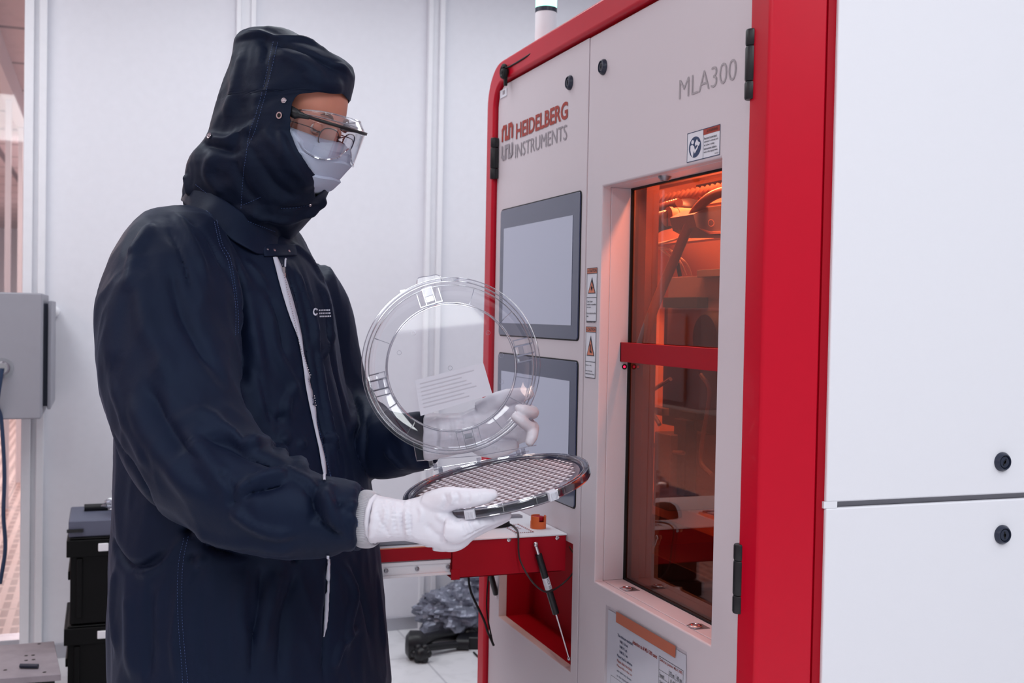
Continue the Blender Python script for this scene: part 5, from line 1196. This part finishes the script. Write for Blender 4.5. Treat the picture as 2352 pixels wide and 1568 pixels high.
crease(gm_, [([(1048, 1168), (1054, 1180), (1062, 1196)], 5, -3), ([(935, 1150), (932, 1190), (938, 1238)], 3.2, 3), ([(926, 1150), (923, 1190), (928, 1238)], 3, -2.6), ([(944, 1152), (942, 1195), (947, 1240)], 2.6, -1.6), ([(895, 1148), (905, 1185), (890, 1238)], 3.5, 2), ([(912, 1148), (905, 1190), (915, 1236)], 3, -1.8),
 ([(872, 1145), (885, 1180), (868, 1225)], 3, 1.6), ([(860, 1160), (880, 1205), (905, 1238)], 3, -1.4), ([(1020, 1132), (1024, 1150), (1016, 1170)], 3, -1.6), ([(1034, 1130), (1040, 1145), (1034, 1160)], 2.6, 1.4), ([(1048, 1128), (1054, 1142), (1048, 1156)], 2.4, -1.4), ([(1072, 1128), (1078, 1142), (1074, 1154)], 2.2, -1.0), ([(1100, 1128), (1104, 1140), (1100, 1150)], 2, -.8),
 ([(960, 1160), (968, 1180), (962, 1200)], 3, 1.2), ([(975, 1200), (1000, 1225), (1030, 1245)], 5, -1.6), ([(1000, 1180), (1020, 1195), (1045, 1200)], 4, 1.6), ([(1078, 1195), (1084, 1208), (1094, 1220)], 2.4, -1.6), ([(1098, 1186), (1104, 1198), (1110, 1208)], 2.2, -1.2), ([(1066, 1200), (1070, 1215), (1080, 1230)], 2.6, -1.4), ([(1130, 1180), (1134, 1190), (1138, 1198)], 2, -.8),
 ([(1055, 1196), (1095, 1186), (1140, 1178)], 2, -.6), ([(1060, 1236), (1090, 1222), (1120, 1208)], 2.2, -1.4)], 1.15, 2.3)
ripple(gm_, .0008, 45, (.5, 1, 1), 4.4); finish(gm_, 'glove', per, GLV)
b = MB(); s0 = [dep(844, 1192, 1.85), dep(850, 1192, 1.85)]
def cuff_ring(c, ax, r0, r1, L_, m, ribs, name, parent):
    ax = ax/np.linalg.norm(ax); u = np.cross(ax, Z_); u /= np.linalg.norm(u); w = np.cross(ax, u); P = []
    for i in range(7):
        t = i/6; row = []
        for k in range(ribs*4):
            a = 2*math.pi*k/(ribs*4); r = (r0+(r1-r0)*t)*(1+.012*math.cos(a*ribs))*(1-.12*(abs(t-.5)*2)**3); row.append(c+ax*L_*t+u*r*.82*math.cos(a)+w*r*math.sin(a))
        P.append(row)
    bb = MB(); bb.grid(P, m, closed=True); return bb.build(name, parent, solid=.003)
cx_ = A_*.93-B_*.36+Z_*.0
cuff_ring(dep(824, 1190, 1.868), cx_, .0480, .0455, .034, RIB, 90, 'ribbed_cuff', per)
cuff_ring(dep(808, 1188, 1.872), cx_, .0560, .0540, .020, NAVY, 2, 'sleeve_hem', per)
cuff_ring(dep(857, 1191, 1.852), cx_, .0405, .0395, .008, GLV, 3, 'glove_bead', per)
# far hand, behind and around the lid rim
g = MB()
slab(g, [(975, 1003, 2.235, 52, .040, 0), (985, 1003, 2.233, 54, .040, 0), (1020, 1000, 2.225, 50, .036, 0), (1060, 994, 2.222, 46, .032, 0), (1090, 986, 2.222, 50, .028, 0), (1120, 978, 2.222, 60, .024, 0), (1150, 974, 2.222, 62, .022, 0), (1172, 975, 2.220, 54, .018, 0), (1188, 978, 2.215, 36, .012, 0)], GLV)
finger(g, [(1105, 945, 2.222, 26), (1135, 925, 2.215, 22), (1165, 912, 2.21, 19), (1195, 907, 2.205, 17), (1213, 904, 2.20, 13)], GLV)
finger(g, [(1150, 955, 2.222, 24), (1190, 944, 2.215, 20), (1219, 945, 2.19, 15), (1222, 948, 2.150, 14), (1203, 942, 2.128, 13), (1192, 938, 2.124, 10)], GLV)
finger(g, [(1155, 985, 2.222, 24), (1195, 975, 2.215, 20), (1222, 980, 2.185, 14.5), (1222, 984, 2.145, 14), (1200, 968, 2.122, 12.5), (1184, 957, 2.118, 10)], GLV)
finger(g, [(1155, 1005, 2.22, 22), (1195, 1000, 2.212, 18), (1220, 990, 2.185, 14), (1224, 988, 2.145, 13), (1222, 1002, 2.128, 12.5), (1217, 1014, 2.124, 10.5)], GLV)
finger(g, [(1085, 1010, 2.21, 26), (1120, 1030, 2.195, 21), (1155, 1030, 2.19, 17), (1180, 1024, 2.19, 13)], GLV)
gm_ = fuse(g, .0024, 3, .5)
crease(gm_, [([(1010, 955), (1015, 1000), (1008, 1048)], 3, 2), ([(1000, 955), (1003, 1000), (998, 1048)], 3, -2), ([(1030, 956), (1034, 1000), (1028, 1044)], 3, -2), ([(1045, 955), (1050, 995), (1044, 1040)], 3, 2), ([(1060, 952), (1062, 990), (1058, 1036)], 3, -2), ([(1085, 945), (1095, 980), (1088, 1030)], 4, 1.6), ([(1130, 1000), (1160, 1010), (1190, 1015)], 4, -1.6), ([(1120, 1015), (1150, 1030), (1180, 1035)], 3, 1.6), ([(1140, 940), (1160, 960), (1180, 990)], 5, -2)], 1.2, 2.0)
ripple(gm_, .0008, 60, (.5, 1, 1), 7.4); finish(gm_, 'glove', per, GLV)

# ================================================================ BACKGROUND THINGS
GB = mat('cabinet_grey', (150, 150, 160), .5, bump=(300, .1)); GD = mat('cabinet_gasket', (52, 58, 76), .5)
# electrical cabinet on the wall post, its door ajar
Y0 = 4.05; a = on(97, 673, 1, Y0); c = on(97, 962, 1, Y0)
ec = thing('electrical_cabinet', (a[0]-.3, Y0+.2, c[2]), 'grey metal electrical cabinet fixed at the far left by the wall post', 'cabinet')
b = MB(); b.box(a[0]-.62, a[0], Y0, Y0+.50, c[2], a[2], GB); body = b.build('cabinet_shell', ec, bevel=.006)
e0, e1 = on(104, 690, 1, Y0+.10), on(104, 940, 1, Y0+.10)
b = MB(); b.box(a[0], a[0]+.014, Y0+.12, Y0+.46, e1[2]+.01, e0[2]-.01, GD); b.build('gasket', ec); 
xr = on(119, 700, 1, Y0+.11)[0]
b = MB(); b.box(a[0]+.014, xr, Y0+.10, Y0+.48, e1[2], e0[2], GB); b.build('cabinet_door', ec, bevel=.004)
b = MB(); q = on(6, 845, 1, Y0); b.rev(q, (0, -1, 0), [(.0, .02), (.016, .02), (.022, .012), (.024, 0)], M['chrome'], 20); b.rev(q, (0, -1, 0), [(.034, .0), (.034, .004), (0, .004)], clear('plastic_film', (.9, .9, .92), .1, .2, .8), 20); b.build('cable_gland', ec)
b = MB(); b.tube([q+np.array([0, -.03, 0]), on(0, 880, 1, Y0-.03), on(-6, 930, 1, Y0-.02), on(3, 965, 1, Y0), on(10, 1080, 1, Y0), on(8, 1180, 1, Y0), on(12, 1260, 1, Y0), on(0, 1340, 1, Y0)], .0065, mat('blue_cable', (38, 56, 86), .5), 8, smooth=6); b.build('blue_cable', ec)
b = MB(); q = on(124, 716, 1, WY-.01); b.ball(q, .022, M['trimw'], 8, (1, .5, 1)); tag(b.build('wall_knob'), 'small white round knob on the wall beside the grey cabinet', 'wall knob')
# black crates, stacked
CB = mat('crate_black', (7, 7, 9), .5, spec=.2, bump=(120, .2)); YC = 3.85
def crate(zt, xl_, h, lab):
    x0 = on(xl_, 1300, 1, YC)[0]; W = .56; D = .36
    t = thing('storage_crate', (x0+W/2, YC+D/2, zt-h), lab, 'crate', 'black storage crates')
    b = MB(); b.box(x0+.012, x0+W-.012, YC+.012, YC+D-.012, zt-h, zt-.03, CB)
    for k in range(5): b.box(x0+.03+k*.12, x0+.05+k*.12, YC+.004, YC+.014, zt-h+.02, zt-.06, CB)
    b.box(x0+.004, x0+.012, YC+.05, YC+D-.05, zt-.14, zt-.11, CB); b.build('crate_body', t, bevel=.006)
    b = MB(); b.box(x0, x0+W, YC, YC+D, zt-.055, zt, CB); b.box(x0+.01, x0+W-.01, YC+.01, YC+D-.01, zt, zt+.006, CB); b.build('crate_lid', t, bevel=.005)
    b = MB(); lx = on(225, 1300, 1, YC)[0]; b.box(lx, lx+.032, YC-.008, YC, zt-.038, zt-.012, M['trimw']); b.build('white_latch', t, bevel=.003)
    return x0
z1 = on(200, 1240, 1, YC)[2]; z2 = on(200, 1440, 1, YC)[2]
hcr = z1-z2; crate(z1, 152, hcr-.008, 'black lidded storage crate with white latch, topmost of the stack behind the person')
crate(z2-.002, 148, z2-.010-.0, 'black storage crate with white latch standing beneath the upper crate')
# slate case and film bag on the crates
x0 = on(153, 1220, 1, YC)[0]; zz = z1+.006
tc_ = thing('equipment_case', (x0+.2, YC+.15, zz), 'flat grey-blue case lying on top of the black crates', 'case')
CG = mat('case_blue_grey', (92, 96, 116), .5)
b = MB(); b.box(x0+.005, x0+.42, YC+.02, YC+.30, zz, zz+.055, CG); b.build('case_shell', tc_, bevel=.005)
b = MB(); b.box(x0+.0, x0+.05, YC+.012, YC+.02, zz+.018, zz+.028, M['black']); b.build('case_clasp', tc_)
b = MB(); hz_ = zz+.061+.02
b.tube([(x0+.05, YC+.2, zz+.067), (x0+.20, YC+.2, zz+.067)], .012, M['black'], 12); b.tube([(x0+.20, YC+.2, zz+.067), (x0+.235, YC+.2, zz+.067)], [.006, .003], mat('brass_tip', (150, 92, 62), .4, .6), 10); tag(b.build('soldering_tool'), 'black handled tool with copper tip lying on the grey-blue case', 'hand tool')
FILM = clear('clear_film', (.82, .82, .88), .12, .12, .8, 1.3)
def crumple(name, c, sx, sy, sz, m, seed, n=26, parent=None, amp=.35, fr=7):
    b = MB(); P = []
    for i in range(n+1):
        a_ = math.pi*i/n; row = []
        for k in range(2*n):
            t = math.pi*k/n; d = np.array([math.sin(a_)*math.cos(t), math.sin(a_)*math.sin(t), math.cos(a_)])
            v = 1+amp*(abs(noise.noise(Vector(d*2.2+seed)))*2.2-.5)+amp*.5*(1-abs(noise.noise(Vector(d*fr*.8+seed)))*3)
            row.append(np.array(c)+np.array([d[0]*sx, d[1]*sy, max(-.98, d[2])*sz])*v)
        P.append(row)
    P = np.array(P); P[..., 2] = np.maximum(P[..., 2], c[2]-sz*.95); b.grid([list(r) for r in P], m, closed=True); return b.build(name, parent, ang=14)
tag(crumple('clear_film_bag', (x0+.24, YC+.10, zz+.055+.044), .10, .08, .043, FILM, 3.), 'crumpled clear plastic bag on the grey-blue case, beside the dark sleeve', 'plastic bag')
# wooden board / low platform in the left corner
YB = 3.45; za = on(60, 1478, 1, 3.75)
PLY = mat('grey_plywood', (150, 142, 150), .7, var=(18, .25), bump=(60, .3))
pt_ = thing('wooden_platform', (-1., 3.6, 0), 'low grey wooden platform on the floor in the lower left corner', 'platform')
pz = .235; f1 = on(140, 1548, 2, pz); f2_ = on(124, 1472, 2, pz)
b = MB(); b.prism([(f1[0], f1[1], pz-.02), (f2_[0], f2_[1], pz-.02), (-1.9, f2_[1]+.02, pz-.02), (-1.9, f1[1]+.10, pz-.02)], (0, 0, .02), PLY); b.build('board', pt_, bevel=.002)
for x, y in ((f1[0]-.05, f1[1]+.06), (-1.6, f1[1]+.14), (f2_[0]-.06, f2_[1]-.06), (-1.6, f2_[1]-.06)):
    b = MB(); b.box(x-.03, x+.03, y-.03, y+.03, 0, pz-.02, M['matteblack']); b.build('leg', pt_)
b = MB()
for x, y in ((60, 1505), (76, 1504), (60, 1516), (77, 1514), (102, 1543), (90, 1478), (12, 1538)): q = on(x, y, 2, pz+.0006); b.rev(q, (0, 0, 1), [(.0, 0), (.006, 0)], M['matteblack'], 10)
b.build('screw_hole_marks', pt_, smooth=False)
b = MB(); q = on(67, 1529, 2, pz+.008); b.tube([q-A_*.028, q+A_*.028], .007, M['slate'], 10); tag(b.build('loose_bolt'), 'small dark bolt lying on the grey wooden platform', 'bolt')
# film-wrapped parts and black tripod under the table
YT = 4.10; q = on(1050, 1500, 2, 0.)
bag = thing('parts_bag', (1.52, 4.22, 0), 'grey crumpled plastic bag of parts on the floor beneath the table', 'plastic bag')
FB = mat('silver_grey_film', (132, 136, 152), .2, .3, bump=(30, .7, .02), var=(16, .5))
def at_floor(x, y): return on(x, y, 2, 0.)
c = on(1068, 1412, 1, 4.42)
crumple('film', (c[0], 4.42, .115), .205, .13, .105, FB, 8.2, 34, bag, .22, 7)
c = on(1090, 1362, 1, 4.44); crumple('film_neck', (c[0]+.02, 4.44, .25), .10, .08, .08, FB, 4.4, 24, bag, .28, 7)
tri = thing('folded_tripod', at_floor(960, 1500), 'black folded tripod arm with ball joints lying on the white floor', 'tripod')
BP = mat('soft_black_plastic', (16, 16, 22), .35)
e = at_floor(958, 1512); q0 = e+np.array([0, 0, .055]); q1 = on(1068, 1452, 1, e[1]+.18); q2 = on(1060, 1478, 1, e[1]+.06)
b = MB(); b.tube([q0-A_*.045-Z_*.0, q0-A_*.03, q0+A_*.01, q0+A_*.035], [.035, .055, .055, .035], BP, 24); b.build('end_joint', tri)
b = MB(); d = q0-B_*.05-Z_*.02+A_*.02
for k in range(6): a_ = k*math.pi/3; b.ball(d+A_*.026*math.cos(a_)+Z_*.026*math.sin(a_), .016, BP, 8)
b.ball(d, .03, BP, 10); b.build('clamp_knob', tri)
b = MB(); b.tube([q0+Z_*.012, q0+(q1-q0)*.3+Z_*.015, q1], [.026, .021, .026], BP, 16); b.build('upper_arm', tri)
b = MB(); b.tube([q0-Z_*.015, q2], .015, BP, 14); b.tube([q2-A_*.02, q2+A_*.03], .026, BP, 14); b.build('lower_arm', tri)
b = MB(); b.ball(q1+A_*.02, .060, BP, 16); b.tube([q1-A_*.03, q1+A_*.0], [.045, .055], BP, 20); b.build('ball_joint', tri)
b = MB(); q = on(1092, 1478, 1, e[1]+.10); b.obox(q-Z_*.0, A_*.075, B_*.06, Z_*.045, BP); b.tube([q-A_*.02+Z_*.03, q1+A_*.02], .03, BP, 12); b.build('clamp_block', tri, bevel=.012)
b = MB(); b.tube([at_floor(1088, 1500)+Z_*.004, at_floor(1100, 1512)+Z_*.004, at_floor(1112, 1522)+Z_*.004, at_floor(1140, 1530)+Z_*.004], .004, M['matteblack'], 8, smooth=5); tag(b.build('floor_cable'), 'thin black cable lying on the floor at the machine base', 'cable')
